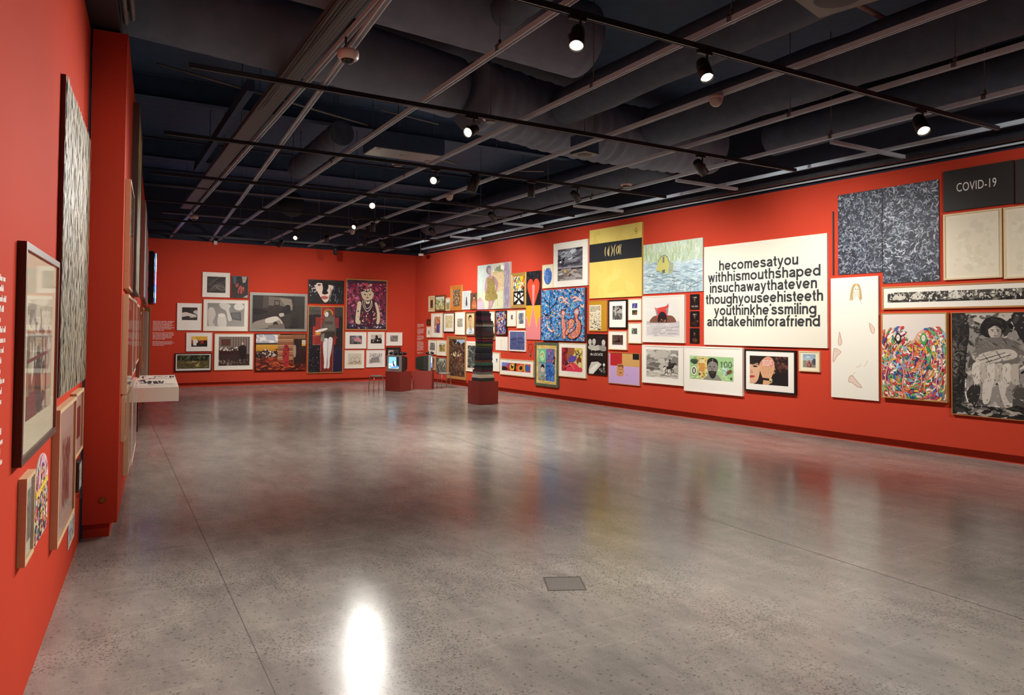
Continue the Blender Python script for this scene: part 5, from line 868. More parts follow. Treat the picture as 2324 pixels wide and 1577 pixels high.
def d(p):
    p.rect(0, 0, 1, 1, 'dcd2c8'); pal = ['c8343a', '2f8a5a', '3a5fae', 'e0b43a', 'd86a48', 'e8c9b4', '7a3c6a', '5aa86a', 'd04a6a', 'f0e6d6', '24407c', 'e88a4a', 'c0392f', '8ab8d8']
    def inside(u, v):
        top = .22 + (.16 * max(0, 1 - abs(u - .5) / .16)) if abs(u - .5) < .16 else .165 + .28 * max(0, abs(u - .5) - .36)
        return v > top and u > .0 and not (v > .62 and (abs(u - .5) > .5))
    p.blob([(.0, .32), (.05, .24), (.14, .18), (.26, .165), (.35, .22), (.42, .3), (.5, .31), (.58, .22), (.72, .165), (.86, .17), (.95, .24), (1, .34), (1, .99), (.5, .99), (0, .99)], 'd0a890')
    def swirl(u): return 0
    rr = random.Random(5)
    for k in range(820):
        u = rr.uniform(0, 1); v = rr.uniform(.16, .99)
        if not inside(u, v): continue
        a = math.atan2(v - .55, u - .5) + math.pi / 2 + rr.uniform(-.4, .4); L = rr.uniform(.05, .13); q = [(u - L * math.cos(a) / 2, v - L * math.sin(a) / 2), (u + rr.uniform(-.02, .02), v + rr.uniform(-.02, .02)), (u + L * math.cos(a) / 2, v + L * math.sin(a) / 2)]
        q = [(min(.99, max(.01, x)), min(.985, max(.16, y))) for x, y in q]; c = rr.choice(pal); p.line(q, rr.uniform(.016, .046), c, taper=True)
        if k % 2: p.line(q, .005, rr.choice(['f0e6d6', '24201f', 'c8343a', '2a4a7c']), taper=True)
    p.dabs(260, (.0, .2, 1, .98), ['c8343a', '2f8a5a', 'e0b43a', 'd86a48', 'e8c9b4', 'e8c9b4', '5aa86a', 'd04a6a', 'f0e6d6', 'f0e6d6', '8ab8d8'], .075, 3, seed=19, mask=inside, bend=.6).dabs(420, (.0, .2, 1, .98), ['f0e6d6', 'f0e6d6', 'c8343a', 'f0d070', '3a7a5a', 'f0c8b8', '3a5a8c'], .013, 2.5, seed=9, mask=inside)
    for x, hair, body in ((.27, '1f1c28', 'e8d8cc'), (.67, '4a9a50', 'e8d8cc')): p.blob([(x - .05, .27), (x, .225), (x + .05, .27), (x + .04, .34), (x, .36), (x - .04, .33)], hair).ell(x, .285, .03, .038, body).ell(x - .01, .283, .005, .004, '2a2a2a').ell(x + .012, .283, .005, .004, '2a2a2a')
    for q in ([(.2, .5), (.1, .62), (.06, .8), (.16, .95)], [(.3, .55), (.36, .7), (.34, .86), (.4, .98)], [(.7, .48), (.62, .62), (.64, .8), (.55, .97)], [(.9, .4), (.95, .6), (.86, .78), (.9, .95)], [(.5, .36), (.5, .5), (.42, .62), (.5, .8)]): p.line(q, .026, 'c8505a', taper=True).line(q, .006, 'f0e0d0', taper=True)
artwork('r62', PN, 'painting', 'dense multicoloured heart shaped painting of two entwined people in a deep gold frame', d, (.012, 'gold'), style='flat', glaze=False)
def d(p):
    p.rect(0, 0, 1, 1, '8d8780').rect(0, 0, 1, .1, 'b8b0a4').dabs(160, (0, 0, 1, 1), ['b5aea4', '5a5650', '35322e', 'd8d0c4', '75706a', '46423d'], .11, 3, seed=4)
    p.blob([(0, 0), (.1, 0), (.15, .04), (.17, .2), (.14, .4), (.12, .7), (.1, .97), (0, .98)], '1f1d1b').dabs(30, (0, .02, .13, .9), ['35322e', '141210', '57534d'], .07, 3, seed=2).blob([(.0, .3), (.05, .32), (.07, .5), (.03, .62), (0, .6)], '6a655e').blob([(.58, .0), (1, 0), (1, .9), (.8, .7), (.74, .4), (.62, .22)], '24211f').dabs(80, (.6, .05, 1, 1), ['45413c', '171513', '6a655e', '8d877e'], .09, 3, seed=8)
    p.blob([(.28, .12), (.34, .05), (.46, .05), (.54, .12), (.52, .2), (.44, .17), (.36, .24), (.28, .2)], '171513').dabs(30, (.27, .04, .55, .22), ['0f0d0c', '24211e', '35322d'], .08, 2.5, seed=6).blob([(.35, .15), (.4, .11), (.46, .14), (.46, .22), (.41, .26), (.36, .22)], 'b8aea2').blob([(.41, .12), (.46, .14), (.46, .22), (.42, .255), (.43, .2)], '938a80').line([(.37, .165), (.4, .162)], .006, '2a2622').line([(.425, .162), (.45, .166)], .006, '2a2622').ell(.387, .176, .010, .004, '1c1917').ell(.437, .177, .009, .004, '1c1917').line([(.412, .178), (.408, .2), (.418, .204)], .005, '6a635a').line([(.398, .222), (.428, .222)], .009, '57423c').blob([(.34, .16), (.35, .12), (.4, .1), (.45, .12), (.475, .17), (.45, .145), (.41, .125), (.37, .145)], '171513')
    p.blob([(.22, .38), (.26, .27), (.36, .24), (.5, .24), (.6, .28), (.64, .38), (.6, .48), (.4, .5), (.24, .48)], '6f6963').blob([(.24, .42), (.4, .36), (.56, .35), (.6, .42), (.4, .48), (.25, .5)], 'c0b8ac').line([(.27, .46), (.5, .38)], .008, '3a3733').line([(.32, .48), (.55, .4)], .008, '3a3733').line([(.3, .4), (.36, .48)], .008, '3a3733').line([(.42, .37), (.48, .46)], .008, '3a3733')
    for k in range(6): x = .2 + .07 * k; p.blob([(x, .5), (x + .07, .49), (x + .075, .62 - .01 * (k % 3)), (x + .04, .7 - .02 * (k % 2)), (x, .64)], ['cdc5b8', 'b5ada0'][k % 2]).line([(x + .07, .5), (x + .075, .62)], .006, '3f3b37')
    p.blob([(.3, .66), (.38, .64), (.37, .78), (.34, .87), (.29, .86)], 'c9c1b5').blob([(.44, .66), (.52, .64), (.5, .78), (.55, .88), (.5, .9), (.46, .8)], 'c4bcb0').blob([(.14, .78), (.2, .7), (.27, .72), (.24, .88), (.2, .94), (.15, .9)], '2a2724').blob([(.56, .86), (.58, .74), (.63, .7), (.68, .78), (.66, .96), (.57, .96)], '4a4641').line([(.13, .66), (.13, .8), (.17, .93)], .012, 'e2dcd0').blob([(.0, .92), (.4, .9), (1, .94), (1, 1), (0, 1)], '1d1b19').dabs(60, (.0, .88, 1, 1), ['6a655e', '35322e', 'a59d92', '171513'], .09, 3.5, (-.5, .5), 12)
    p.dabs(260, (.13, .02, .75, .98), ['5a5650', 'b5aea4', '4a4641', 'c0b8ac', '8d877e'], .03, 5, seed=33, bend=.6, mask=lambda u, v: not (.26 < u < .64 and .05 < v < .62)).dabs(120, (.24, .25, .62, .48), ['5f5a54', '7d776f', '4a4641'], .05, 5, (.2, 1.2), 34, mask=lambda u, v: v < .34 or u < .26).dabs(90, (.2, .5, .64, .7), ['a8a094', 'dcd4c8', '7a746c'], .03, 6, (1.2, 1.9), 35).dabs(40, (.27, .36, .58, .48), ['a59d92', '6a655e', 'd8d0c4'], .05, 9, (-.7, -.2), 36).dabs(200, (.0, .0, .14, .95), ['2c2a27', '171513', '45413c'], .05, 5, seed=37, bend=.5)
artwork('r63', PN, 'painting', 'large monochrome painting of a seated woman with crossed arms at the right edge', d, (.01, 'tan'), style='flat', glaze=False)

# ---- left wall, near part
def d(p):
    p.rect(0, 0, 1, 1, 'b8a88c').rect(0, 0, .3, 1, '8c7c60').poly([(.0, .1), (1, .12), (1, .24), (0, .24)], 'd8cca8').rect(.5, 0, .62, 1, 'c9b48c').dabs(50, (.05, .1, .9, .95), ['6a5a44', 'c8bca0', '4a3c30', 'e0d8c0', '8a5a48'], .2, 3, seed=4).blob([(.3, .95), (.3, .6), (.42, .4), (.5, .6), (.55, .95)], '2c3830').line([(0, .5), (.95, .44)], .02, '7a2c2c').line([(.05, .28), (1, .3)], .012, '5a4a3a').line([(.7, .3), (.75, 1)], .05, '8a3a34').poly([(0, .8), (.3, .76), (.4, 1), (0, 1)], '7a3028')
artwork('a1', PR, 'print', 'large dark walnut framed print nearest the viewer on the left wall', d, (.03, 'walnut'), 'dccfae', (.14, .27, .86, .82), style='paint', rec=.012)
def d(p):
    p.rect(0, 0, 1, 1, '97907e')
    p.dabs(3200, (0, 0, 1, 1), ['84806f', 'a89f88', '8f8a78', 'b0a68d', '757466', 'a8916f', '9d937a', 'b8ae96', '928a74', 'ab9668', '6c6c60'], .055, 6, (1.45, 1.69), 4, bend=.1)
artwork('a2', PN, 'painting', 'tall unframed painting of fine grey and cream vertical streaks on the left wall', d, None, style='paint', edge='6a3c30')
def d(p):
    p.rect(0, 0, 1, 1, 'd8bfae').rect(.1, .2, .92, .85, 'd2b6a4'); p.blob([(.35, .45), (.5, .35), (.68, .28), (.75, .38), (.72, .6), (.66, .8), (.5, .78), (.38, .82), (.3, .7)], 'a87868')
    p.dabs(130, (.3, .3, .75, .82), ['7a4a40', '8f5c50', '6a3c36', 'b08474'], .1, 4, (1.1, 2.1), 6)
artwork('a5', PR, 'print', 'large ash framed pink sheet with a brown brushed cluster, low on the left wall', d, (.022, 'ash'), 'd8bfae', None, style='paint', rec=.014)
artwork('a6', PR, 'print', 'ash framed print of a dark maroon block beside the dark column corner', lambda p: p.rect(0, 0, 1, 1, '6a2c2c').dabs(30, (0, 0, 1, 1), ['7a3a36', '581f22'], .2, 2, seed=3), (.022, 'ash'), 'd2b4a6', (.15, .26, .82, .76), style='paint', rec=.014)
def d(p): p.rect(0, 0, 1, 1, '8f8d86').dabs(80, (0, 0, 1, 1), ['4a4844', 'b5b2aa', '6a6862', '35332f', 'a09c94'], .18, 3, (1.1, 2), 5)
artwork('a3', PR, 'print', 'small ash framed grey drawing lowest on the left wall', d, (.018, 'ash'), 'dcd4c0', (.25, .19, .86, .8), style='paint', rec=.012)
artwork('a8', 'printed_sheet', 'print', 'small unframed paper print pinned low by the dark column', lambda p: p.rect(0, 0, 1, 1, 'e2ddd6').rect(.08, .05, .92, .82, 'a8adb8').dabs(30, (.08, .1, .92, .82), ['8a90a0', 'c6a878', 'b8bcc8', '6a6a74'], .2, 2, seed=3).rect(.08, .84, .5, .92, 'd8c25a'), None, style='flat', edge='e6e2da')
# arched cut-out sheet
w, s0, z0, s1, z1, dd = 'A', 4.10, .60, 4.56, 1.01, .006
r = empty('arched_print', wpt(w, (s0 + s1) / 2, z0, .001), wrot(w)); tag(r, 'arched multicoloured paper cut-out between two framed works low on the left wall', 'print')
W = s1 - s0; H = z1 - z0
arch = [(-W / 2, 0), (W / 2, 0)] + [(W / 2 * math.cos(t), H * .62 + H * .38 * math.sin(t)) for t in [math.pi * k / 14 for k in range(15)]]
b = MB(); n = len(arch); b.add([(x, y, z) for y in (-dd, 0) for x, z in arch], [tuple(range(n)), tuple(range(2 * n - 1, n - 1, -1))] + [(i, n + i, n + (i + 1) % n, (i + 1) % n) for i in range(n)]); b.build('sheet', canvas_mat('d8d0c8'), r)
p = Pic(W, H)
def in_arch(u, v): return v > .42 or ((u - .5) / .44) ** 2 + ((.40 - v) / .36) ** 2 < 1
p.dabs(900, (.04, .03, .96, .97), ['c8343a', 'e0b43a', '1f1c28', 'ece6da', 'd88aa0', '3a8a8a', 'f0e0b0', '8a2a3a', '14121a'], .07, 1.7, seed=8, mask=in_arch)
p.line([(.2, .42), (.35, .12), (.5, .05), (.65, .12), (.8, .42)], .09, 'd8a0b8').poly([(.06, .40), (.94, .33), (.94, .39), (.06, .46)], 'e6c62c'); p.build('printed_face', ART['flat'], r, (-W / 2, -dd - .0006, 0))
# clear acrylic case with a silver object
r = empty('acrylic_case', wpt('A', 6.12, .44, .001), wrot('A')); tag(r, 'small clear acrylic case holding a silvery print beside the column', 'display case')
ring('case_sides', .34, .27, [(0, 0), (0, -.06), (.006, -.06), (.006, 0)], GLASS, r); quad('glass_pane', -.17, 0, .17, .27, -.058, GLASS, r)
bk = MB(); bk.box((-.10, -.03, .03), (.10, -.002, .24)); bk.build('backing', canvas_mat('1f1b1a'), r)
p = Pic(.17, .18); p.rect(0, 0, 1, 1, 'b5b0a4').dabs(40, (0, 0, 1, 1), ['d8d4c8', '77736a', 'ece8dc', '98948a'], .3, 3, (1, 2), 4); p.build('picture', ART['flat'], r, (-.085, -.031, .045))

# ---- left wall, far part beyond the column (seen edge on)
def side(key, s0, z0, s1, z1, dd, name, cat, label, draw, **k): PL[key] = ('C', s0, z0, s1, z1, dd); return artwork(key, name, cat, label, draw, **k)
side('c1', 1.55, 2.00, 3.35, 3.86, .056, PN, 'painting', 'tall dark framed yellow and grey painting high beyond the column', lambda p: p.rect(0, 0, 1, 1, 'c6b878').dabs(140, (0, 0, 1, 1), ['d8cc90', '6a7880', '8c8460', 'e2d8a8', '4a5660', 'b5a05c'], .2, 4, (1, 2), 4), frame=(.02, 'walnut'), style='paint', glaze=False)
side('c2', .24, 1.96, 1.20, 2.86, .04, PR, 'print', 'ash framed print high at the column corner, below the yellow and grey painting', lambda p: p.rect(0, 0, 1, 1, 'd2c4a0').dabs(60, (0, 0, 1, 1), ['8a7c5c', 'e0d8c0', '5a503c'], .2, 4, (1, 2), 3), frame=(.022, 'pinewood'), mount='e2d6b8', pic=(.14, .14, .86, .86), style='paint', rec=.012)
side('c3', 6.2, 2.12, 8.1, 3.62, .055, PN, 'painting', 'pink edged painting high on the far left wall', lambda p: p.rect(0, 0, 1, 1, '9cb0c0').dabs(90, (0, 0, 1, 1), ['b5c4d0', 'd8d0c8', '7a90a8', 'c9a8a8'], .2, 4, (1, 2), 6), style='paint', edge='b07868')
side('c4', 8.6, 2.1, 9.8, 3.5, .05, PN, 'painting', 'cream edged painting high at the far end of the left wall', lambda p: p.rect(0, 0, 1, 1, 'd8d2be').dabs(50, (0, 0, 1, 1), ['c2bca8', 'e6e0d0'], .2, 3, seed=2), style='paint', edge='b07860')
side('c5', 10.1, 2.1, 11.0, 3.3, .05, PN, 'painting', 'pale canvas next to the neon sign on the left wall', lambda p: p.rect(0, 0, 1, 1, 'dcd8c8').dabs(30, (0, 0, 1, 1), ['ccc8b8', 'e6e2d6'], .2, 3, seed=4), style='paint', edge='d8d0bc')
side('c6', .19, 1.10, 1.55, 1.91, .042, PR, 'print', 'wide ash framed print at chest height beside the column corner', lambda p: p.rect(0, 0, 1, 1, 'b89878').dabs(70, (0, 0, 1, 1), ['8a3a30', 'd8c8a8', '6a503c', 'e0d8c8'], .12, 3, seed=5), frame=(.022, 'ash'), mount='e6ddc8', pic=(.1, .14, .9, .86), style='paint', rec=.012)
side('c6b', 1.75, 1.15, 2.9, 1.93, .04, PR, 'print', 'white framed print beyond the wide ash framed print on the left wall', lambda p: p.rect(0, 0, 1, 1, 'd8d0c0').dabs(50, (0, 0, 1, 1), ['a89878', 'e6e0d4'], .14, 3, seed=7), frame=(.024, 'white'), mount='ece6da', pic=(.15, .15, .85, .85), style='paint', rec=.012)
side('c6c', 3.1, 1.2, 4.3, 1.92, .04, PR, 'print', 'ash framed print midway along the far left wall', lambda p: p.rect(0, 0, 1, 1, 'c0a888').dabs(50, (0, 0, 1, 1), ['8a6a48', 'dccfb0'], .14, 3, seed=9), frame=(.03, 'ash'), mount='e0d2b4', pic=(.15, .15, .85, .85), style='paint', rec=.012)
side('c7', .30, .70, .62, 1.06, .03, PR, 'print', 'small ash framed print low at the column corner', lambda p: p.rect(0, 0, 1, 1, 'c6b8a0'), frame=(.02, 'ash'), mount='e2d8c2', pic=(.2, .2, .8, .8), style='paint')
side('c8', .92, .31, 1.75, 1.04, .041, PR, 'print', 'ash framed print low on the left wall in front of the white shelf', lambda p: p.rect(0, 0, 1, 1, 'd2c8b8').dabs(30, (0, 0, 1, 1), ['b8ac98', 'e2dacc'], .2, 3, seed=2), frame=(.022, 'ash'), mount='e2d9c6', pic=(.14, .14, .86, .86), style='paint', rec=.012)
side('c9', 2.05, .20, 3.6, 1.02, .042, PR, 'print', 'white framed print low on the left wall just before the white shelf', lambda p: p.rect(0, 0, 1, 1, 'dcd6c8').dabs(30, (0, 0, 1, 1), ['c6c0b2', 'e8e2d6'], .2, 3, seed=3), frame=(.028, 'white'), mount='ece6da', pic=(.1, .14, .9, .86), style='paint', rec=.012)
side('c10', 4.6, .95, 5.5, 1.85, .045, PR, 'print', 'brown framed print above the white shelf on the left wall', lambda p: p.rect(0, 0, 1, 1, '9a8468'), frame=(.03, 'brown'), mount='dccfb4', pic=(.15, .15, .85, .85), style='paint')
side('c11', 6.4, 1.0, 7.6, 1.95, .05, PR, 'print', 'tan framed print above the far half of the white shelf', lambda p: p.rect(0, 0, 1, 1, 'c9bfa8'), frame=(.03, 'tan'), mount='e2d8c4', pic=(.15, .15, .85, .85), style='paint')
side('c12', 4.6, .22, 5.6, .62, .04, PR, 'print', 'dark framed print under the white shelf on the left wall', lambda p: p.rect(0, 0, 1, 1, '6a4a3c'), frame=(.025, 'walnut'), mount='c0a890', pic=(.15, .15, .85, .85), style='paint')
side('c13', 8.6, .45, 10.6, 1.93, .085, PN, 'painting', 'tall white canvas behind the white shelf near the neon sign', lambda p: p.rect(0, 0, 1, 1, 'e0d8c8'), style='flat', edge='dcd2c2')
side('c14', 11.4, .38, 13.4, 2.08, .10, PN, 'painting', 'gold edged black painting below the neon sign', lambda p: p.rect(0, 0, 1, 1, '1a1816').dabs(30, (0, 0, 1, 1), ['24211e', '0f0e0d'], .2, 3, seed=3), frame=(.03, 'gold'), style='paint', glaze=False)
# ------------------------------------------------------------------ white vinyl wall texts
def wall_text(w, s0, z0, s1, z1, blocks, label, seed):
    r = empty('wall_text', wpt(w, (s0 + s1) / 2, z0, .0), wrot(w)); tag(r, label, 'wall text')
    W = s1 - s0; H = z1 - z0; p = Pic(W, H); v = 0; tot = sum(blocks) + len(blocks) - 1
    for i, n in enumerate(blocks): p.script(0, v / tot, 1, (v + n) / tot, n, 'e8ddd4', seed + i, .62); v += n + 1
    p.build('lettering', ART['flat'], r, (-W / 2, -.0015, 0))
wall_text('B', .10, 1.13, .62, 1.80, [8, 6, 4], 'block of small white wall text left of the framed works on the back wall', 3)
wall_text('R', .36, .84, .84, 1.80, [4, 6, 5, 10, 2], 'narrow column of small white wall text by the far right corner', 7)
wall_text('A', 2.55, .98, 3.30, 1.84, [14, 6, 1], 'white wall text cut by the left edge of the view', 11)
# necklace hung on the wall
b = MB(); w0 = PL['r32']; cx = (w0[1] + w0[3]) / 2; o = empty('pendant_necklace', wpt('R', cx, w0[2], .004), wrot('R')); tag(o, 'fine dark cord necklace with a pendant hanging below the heart painting', 'necklace')
b.tube([(-.07, -.004, .30), (.06, -.004, .31), (.085, -.004, .20), (.01, -.004, .09), (-.085, -.004, .19), (-.07, -.004, .30)], .0035, 6); b.build('cord', mat('brown_cord', '3a1c14', .7), o)
b = MB(); b.lathe([(.0001, 0), (.016, .01), (.02, .04), (.012, .08), (.0001, .09)], Matrix.Translation((.01, -.02, 0)), 10); b.build('pendant', mat('grey_pendant', '6a6460', .4), o)

# ------------------------------------------------------------------ white shelf box with ink drawing on the left wall
r = empty('wall_shelf', wpt('C', 4.10, .664, .0), wrot('C')); tag(r, 'white box shelf with black ink drawing on its top, jutting from the left wall', 'shelf')
WHITEP = mat('white_shelf_paint', (.80, .74, .62), .5)
b = MB(); b.box((0, -.525, 0), (2.65, -.001, .186)); b.build('shelf_box', WHITEP, r, bevel=.004)
p = Pic(2.65, .525); p.rect(0, 0, 1, 1, 'ece6d6'); K = '1c1a18'
# u runs away from the viewer along the wall, v runs from the wall (0) out to the room (1)
for q, wd in (([(.08, .05), (.10, .3), (.06, .6), (.10, .95)], .008), ([(.2, .3), (.16, .5), (.18, .75), (.22, .97)], .012), ([(.24, .32), (.26, .6), (.24, .9)], .018), ([(.26, .30), (.5, .31)], .012), ([(.28, .34), (.48, .36)], .01), ([(.27, .46), (.42, .43), (.46, .47), (.27, .52)], .012), ([(.3, .58), (.5, .56)], .012), ([(.28, .62), (.46, .66)], .01), ([(.45, .1), (.6, .16), (.4, .2)], .012), ([(.62, .1), (.66, .3), (.72, .34), (.66, .45)], .014), ([(.72, .14), (.9, .12), (.86, .2)], .01), ([(.68, .4), (.7, .6), (.68, .9)], .02), ([(.78, .42), (.9, .5), (.8, .66), (.88, .8)], .01), ([(.74, .86), (.92, .88)], .012), ([(.76, .93), (.9, .95)], .01), ([(.36, .1), (.3, .2), (.44, .24)], .014), ([(.5, .02), (.56, .1)], .016), ([(.9, .55), (.94, .75)], .008), ([(.13, .1), (.15, .5), (.13, .9)], .005)): p.line(q, wd, K)
for s in range(len(p.v)):  # lay the drawing flat on the top
    u, y, vv = p.v[s]; p.v[s] = (u, -.525 + vv, .1866 - y)
p.build('ink_drawing', ART['flat'], r, (0, 0, 0))

# ------------------------------------------------------------------ neon sign box
r = empty('neon_sign', wpt('C', 11.25, 2.16, .0), wrot('C')); tag(r, 'black box neon sign glowing blue, white and pink, high at the far left', 'neon sign')
b = MB(); b.box((0, -.17, 0), (1.5, -.06, 1.14)); b.build('sign_box', mat('black_sign_box', (.012, .012, .014), .4), r, bevel=.004)
b = MB(); b.box((.3, -.06, .3), (1.2, -.001, .36)); b.box((.3, -.06, .8), (1.2, -.001, .86)); b.build('wall_bracket', HOUS, r)
NE = [mat('neon_blue', '2a60ff', .3, emit='2f7dff', estr=7), mat('neon_white', 'e0f0ff', .3, emit='c8e8ff', estr=8), mat('neon_pink', 'ff5080', .3, emit='ff3f7a', estr=8)]
def neon(pts, k):
    b = MB(); b.tube([(x, -.20, z) for x, z in pts], .008, 8); b.build('neon_tube', NE[k], r)
neon([(.06, .05), (1.44, .05), (1.44, 1.09), (.06, 1.09), (.06, .05)], 0)
rr = random.Random(4)
for row, k in enumerate((1, 1, 2, 2, 0, 1)):
    z = .93 - .155 * row; x = .14
    for j in range(6):
        w = .16; q = [(x, z), (x + .02, z + .10), (x + w * .5, z + .02 + .06 * rr.random()), (x + w * .8, z + .10), (x + w * .8, z)]; neon(q, k); x += .21

# ------------------------------------------------------------------ red plinths, televisions, headphones, stools
PL_RED = mat('red_plinth_paint', (.24, .026, .016), .55, noise=.05, nscale=3)
def plinth(x, y, a, w, dp, h, label):
    """front right corner at x, y; a = direction of the front edge"""
    o = empty('plinth', (x, y, 0), a); tag(o, label, 'plinth')
    b = MB(); b.box((-w, 0, .004), (0, dp, h)); b.build('plinth_box', PL_RED, o, bevel=.003)
    b = MB(); b.box((-w + .01, .01, 0), (-.01, dp - .01, .006)); b.build('plinth_base', BLACK, o); return o
A1 = math.atan2(-.857, .515); plinth(6.957, 17.811, A1, .49, .49, .514, 'red plinth carrying the left television')
A2 = math.radians(-31); plinth(7.985, 18.12, A2, .53, .46, .503, 'red plinth carrying the right television')
SILV = mat('silver_tv_plastic', '8d8782', .4); TVB = mat('dark_tv_plastic', '24251f', .5); SCR_OFF = mat('dark_screen_glass', '0a0c10', .1)
def screen_mat():
    m = bpy.data.materials.new('tv_picture'); m.use_nodes = True; nt = m.node_tree; b = nt.nodes['Principled BSDF']; at = nt.nodes.new('ShaderNodeAttribute'); at.attribute_name = 'pigment'
    nt.links.new(at.outputs['Color'], b.inputs['Emission Color']); b.inputs['Emission Strength'].default_value = 1.5; b.inputs['Base Color'].default_value = (.01, .01, .01, 1); b.inputs['Roughness'].default_value = .15
    return m
SCRM = screen_mat()
def tv(x, y, z, a, label, pic):
    """x, y, z = middle of the bottom of the front face; local -y faces the viewer of the screen"""
    o = empty('television', (x, y, z), a); tag(o, label, 'television', 'televisions on the plinths')
    W, H = .445, .425
    b = MB(); w = W / 2; s = .03
    b.add([(-w, 0, 0), (w, 0, 0), (w, 0, H), (-w, 0, H), (-w, .07, 0), (w, .07, 0), (w, .07, H), (-w, .07, H), (-w + .045, 0, .075), (w - .045, 0, .075), (w - .045, 0, H - .035), (-w + .045, 0, H - .035), (-w + .055, .018, .085), (w - .055, .018, .085), (w - .055, .018, H - .045), (-w + .055, .018, H - .045)],
          [(0, 1, 9, 8), (1, 2, 10, 9), (2, 3, 11, 10), (3, 0, 8, 11), (8, 9, 13, 12), (9, 10, 14, 13), (10, 11, 15, 14), (11, 8, 12, 15), (0, 4, 5, 1), (1, 5, 6, 2), (2, 6, 7, 3), (3, 7, 4, 0), (4, 7, 6, 5)])
    fb = b.build('front_bezel', SILV, o, bevel=.004)
    b = MB(); k = [(1, 0, 0, H, .07), (1, .012, .004, H - .008, .075), (.97, .02, .012, H - .02, .20), (.62, .06, .04, H - .055, .40), (.58, .08, .06, H - .09, .43)]
    vs = []
    for f, _, z0, z1, yy in k: vs += [(-w * f, yy, z0), (w * f, yy, z0), (w * f, yy, z1), (-w * f, yy, z1)]
    b.add(vs, [(i * 4 + j, i * 4 + (j + 1) % 4, i * 4 + 4 + (j + 1) % 4, i * 4 + 4 + j) for i in range(4) for j in range(4)] + [(16, 17, 18, 19)]); b.build('rear_cabinet', TVB, o, bevel=.006)
    p = Pic(W - .11, H - .13); pic(p); p.build('screen', SCRM, o, (-w + .055, .017, .085))
    b = MB(); b.box((-.03, -.002, .03), (.03, .004, .038)); b.build('badge', BLACK, fb)
    b = MB()
    for q in range(4): b.lathe([(.006, 0), (.006, .004)], Matrix.Translation((.10 + .025 * q, .002, .034)) @ Matrix.Rotation(math.pi / 2, 4, 'X'), 10)
    b.build('control_button', HOUS, fb); return o
def scr1(p):
    p.rect(0, 0, 1, 1, '3a5a6a').rect(0, 0, .75, .6, '9adcf0')
    for i in range(7): p.rect(.04 + .1 * i, .0, .055 + .1 * i, .58, '3f6a78')
    for j in range(4): p.rect(0, .1 + .13 * j, .74, .115 + .13 * j, '3f6a78')
    p.rect(.74, 0, 1, .9, '1a2024').poly([(0, .58), (.4, .6), (.62, .74), (.95, .8), (.96, 1), (0, 1)], 'e6f4ff').blob([(.4, .4), (.48, .35), (.5, .55), (.6, .8), (.45, .8)], '1c2830').blob([(.5, .42), (.66, .38), (.75, .66), (.66, .74), (.56, .66)], 'c9eaf6').poly([(.0, .88), (.5, .86), (.9, .74), (1, .86), (.9, .94), (.3, .98)], '3f8ad0').ell(.95, .93, .04, .04, 'eaf4ff').blob([(.05, .75), (.2, .74), (.28, .9), (.1, .88)], '7ab8e0')
def scr2(p): p.rect(0, 0, 1, 1, '9ccaff').rect(.1, .1, .9, .6, 'cfe4ff').rect(0, .6, 1, 1, '6a9ae0')
f1 = Vector((math.cos(A1), math.sin(A1), 0)); n1 = Vector((-f1.y, f1.x, 0)); c1 = Vector((6.957, 17.811, 0)) - f1 * .245 + n1 * .02
tv(c1.x, c1.y, .514, A1, 'old silver tube television facing left on a red plinth, its bright screen visible', scr1)
A3 = math.atan2(.917, .4); f2 = Vector((math.cos(A2), math.sin(A2), 0)); c2 = Vector((7.985, 18.12, 0)) + Vector((-f2.y, f2.x, 0)) * .22 - f2 * .03
A3 = A2 + math.pi / 2; tv(c2.x, c2.y, .503, A3, 'old tube television seen side-on on a red plinth, glowing screen turned right', scr2)
def headphones(x, y, z, a, label, lying=True):
    o = empty('headphones', (x, y, z), a); tag(o, label, 'headphones', 'headphones on the televisions')
    R = .082; b = MB()
    for sx in (-1, 1): b.lathe([(.0001, -.028), (.042, -.026), (.052, -.01), (.052, .012), (.044, .028), (.0001, .03)], Matrix.Translation((sx * R * .8, 0, .054)) @ Matrix.Rotation(.5 * sx, 4, 'Y'), 16)
    b.build('ear_cup', HOUS, o)
    b = MB(); b.tube([(R * .9 * math.cos(t), R * 1.25 * math.sin(t), .035 - .02 * math.sin(t)) for t in [math.pi * k / 14 for k in range(15)]], .013, 8); b.build('headband', HOUS, o); return o
q = c1 + n1 * .075 - f1 * .06; headphones(q.x, q.y, .939, A1 + .3, 'black headphones on the front edge of the left television')
q = c1 + n1 * .25 + f1 * .11; headphones(q.x, q.y, .93, A1 + 1.2, 'black headphones toward the back of the left television')
q = c2 + Vector((-math.sin(A3), math.cos(A3), 0)) * .06; headphones(q.x, q.y, .928, A2, 'black headphones on the right television')
SEATM = mat('grey_stool_seat', '9c948a', .45); CHR = mat('chrome_tube', (.42, .40, .38), .25, metal=.9)
def stool(x, y, a, label):
    o = empty('stool', (x, y, 0), a); tag(o, label, 'stool', 'round stools by the televisions'); Hs = .42
    b = MB(); b.lathe([(.0001, Hs - .028), (.15, Hs - .028), (.168, Hs - .018), (.17, Hs - .006), (.16, Hs), (.0001, Hs)], None, 28); b.build('seat', SEATM, o)
    for k in range(4):
        t = math.pi / 2 * k + .6; c, s = math.cos(t), math.sin(t)
        b = MB(); b.tube([(c * .09, s * .09, Hs - .034), (c * .145, s * .145, Hs - .034), (c * .168, s * .168, Hs - .05), (c * .185, s * .185, Hs - .13), (c * .198, s * .198, .18), (c * .203, s * .203, 0)], .010, 8); b.build('leg', CHR, o)
    return o
stool(6.42, 18.12, .3, 'round grey metal stool in front of the left television'); stool(8.50, 18.45, .2, 'round grey metal stool right of the right television')

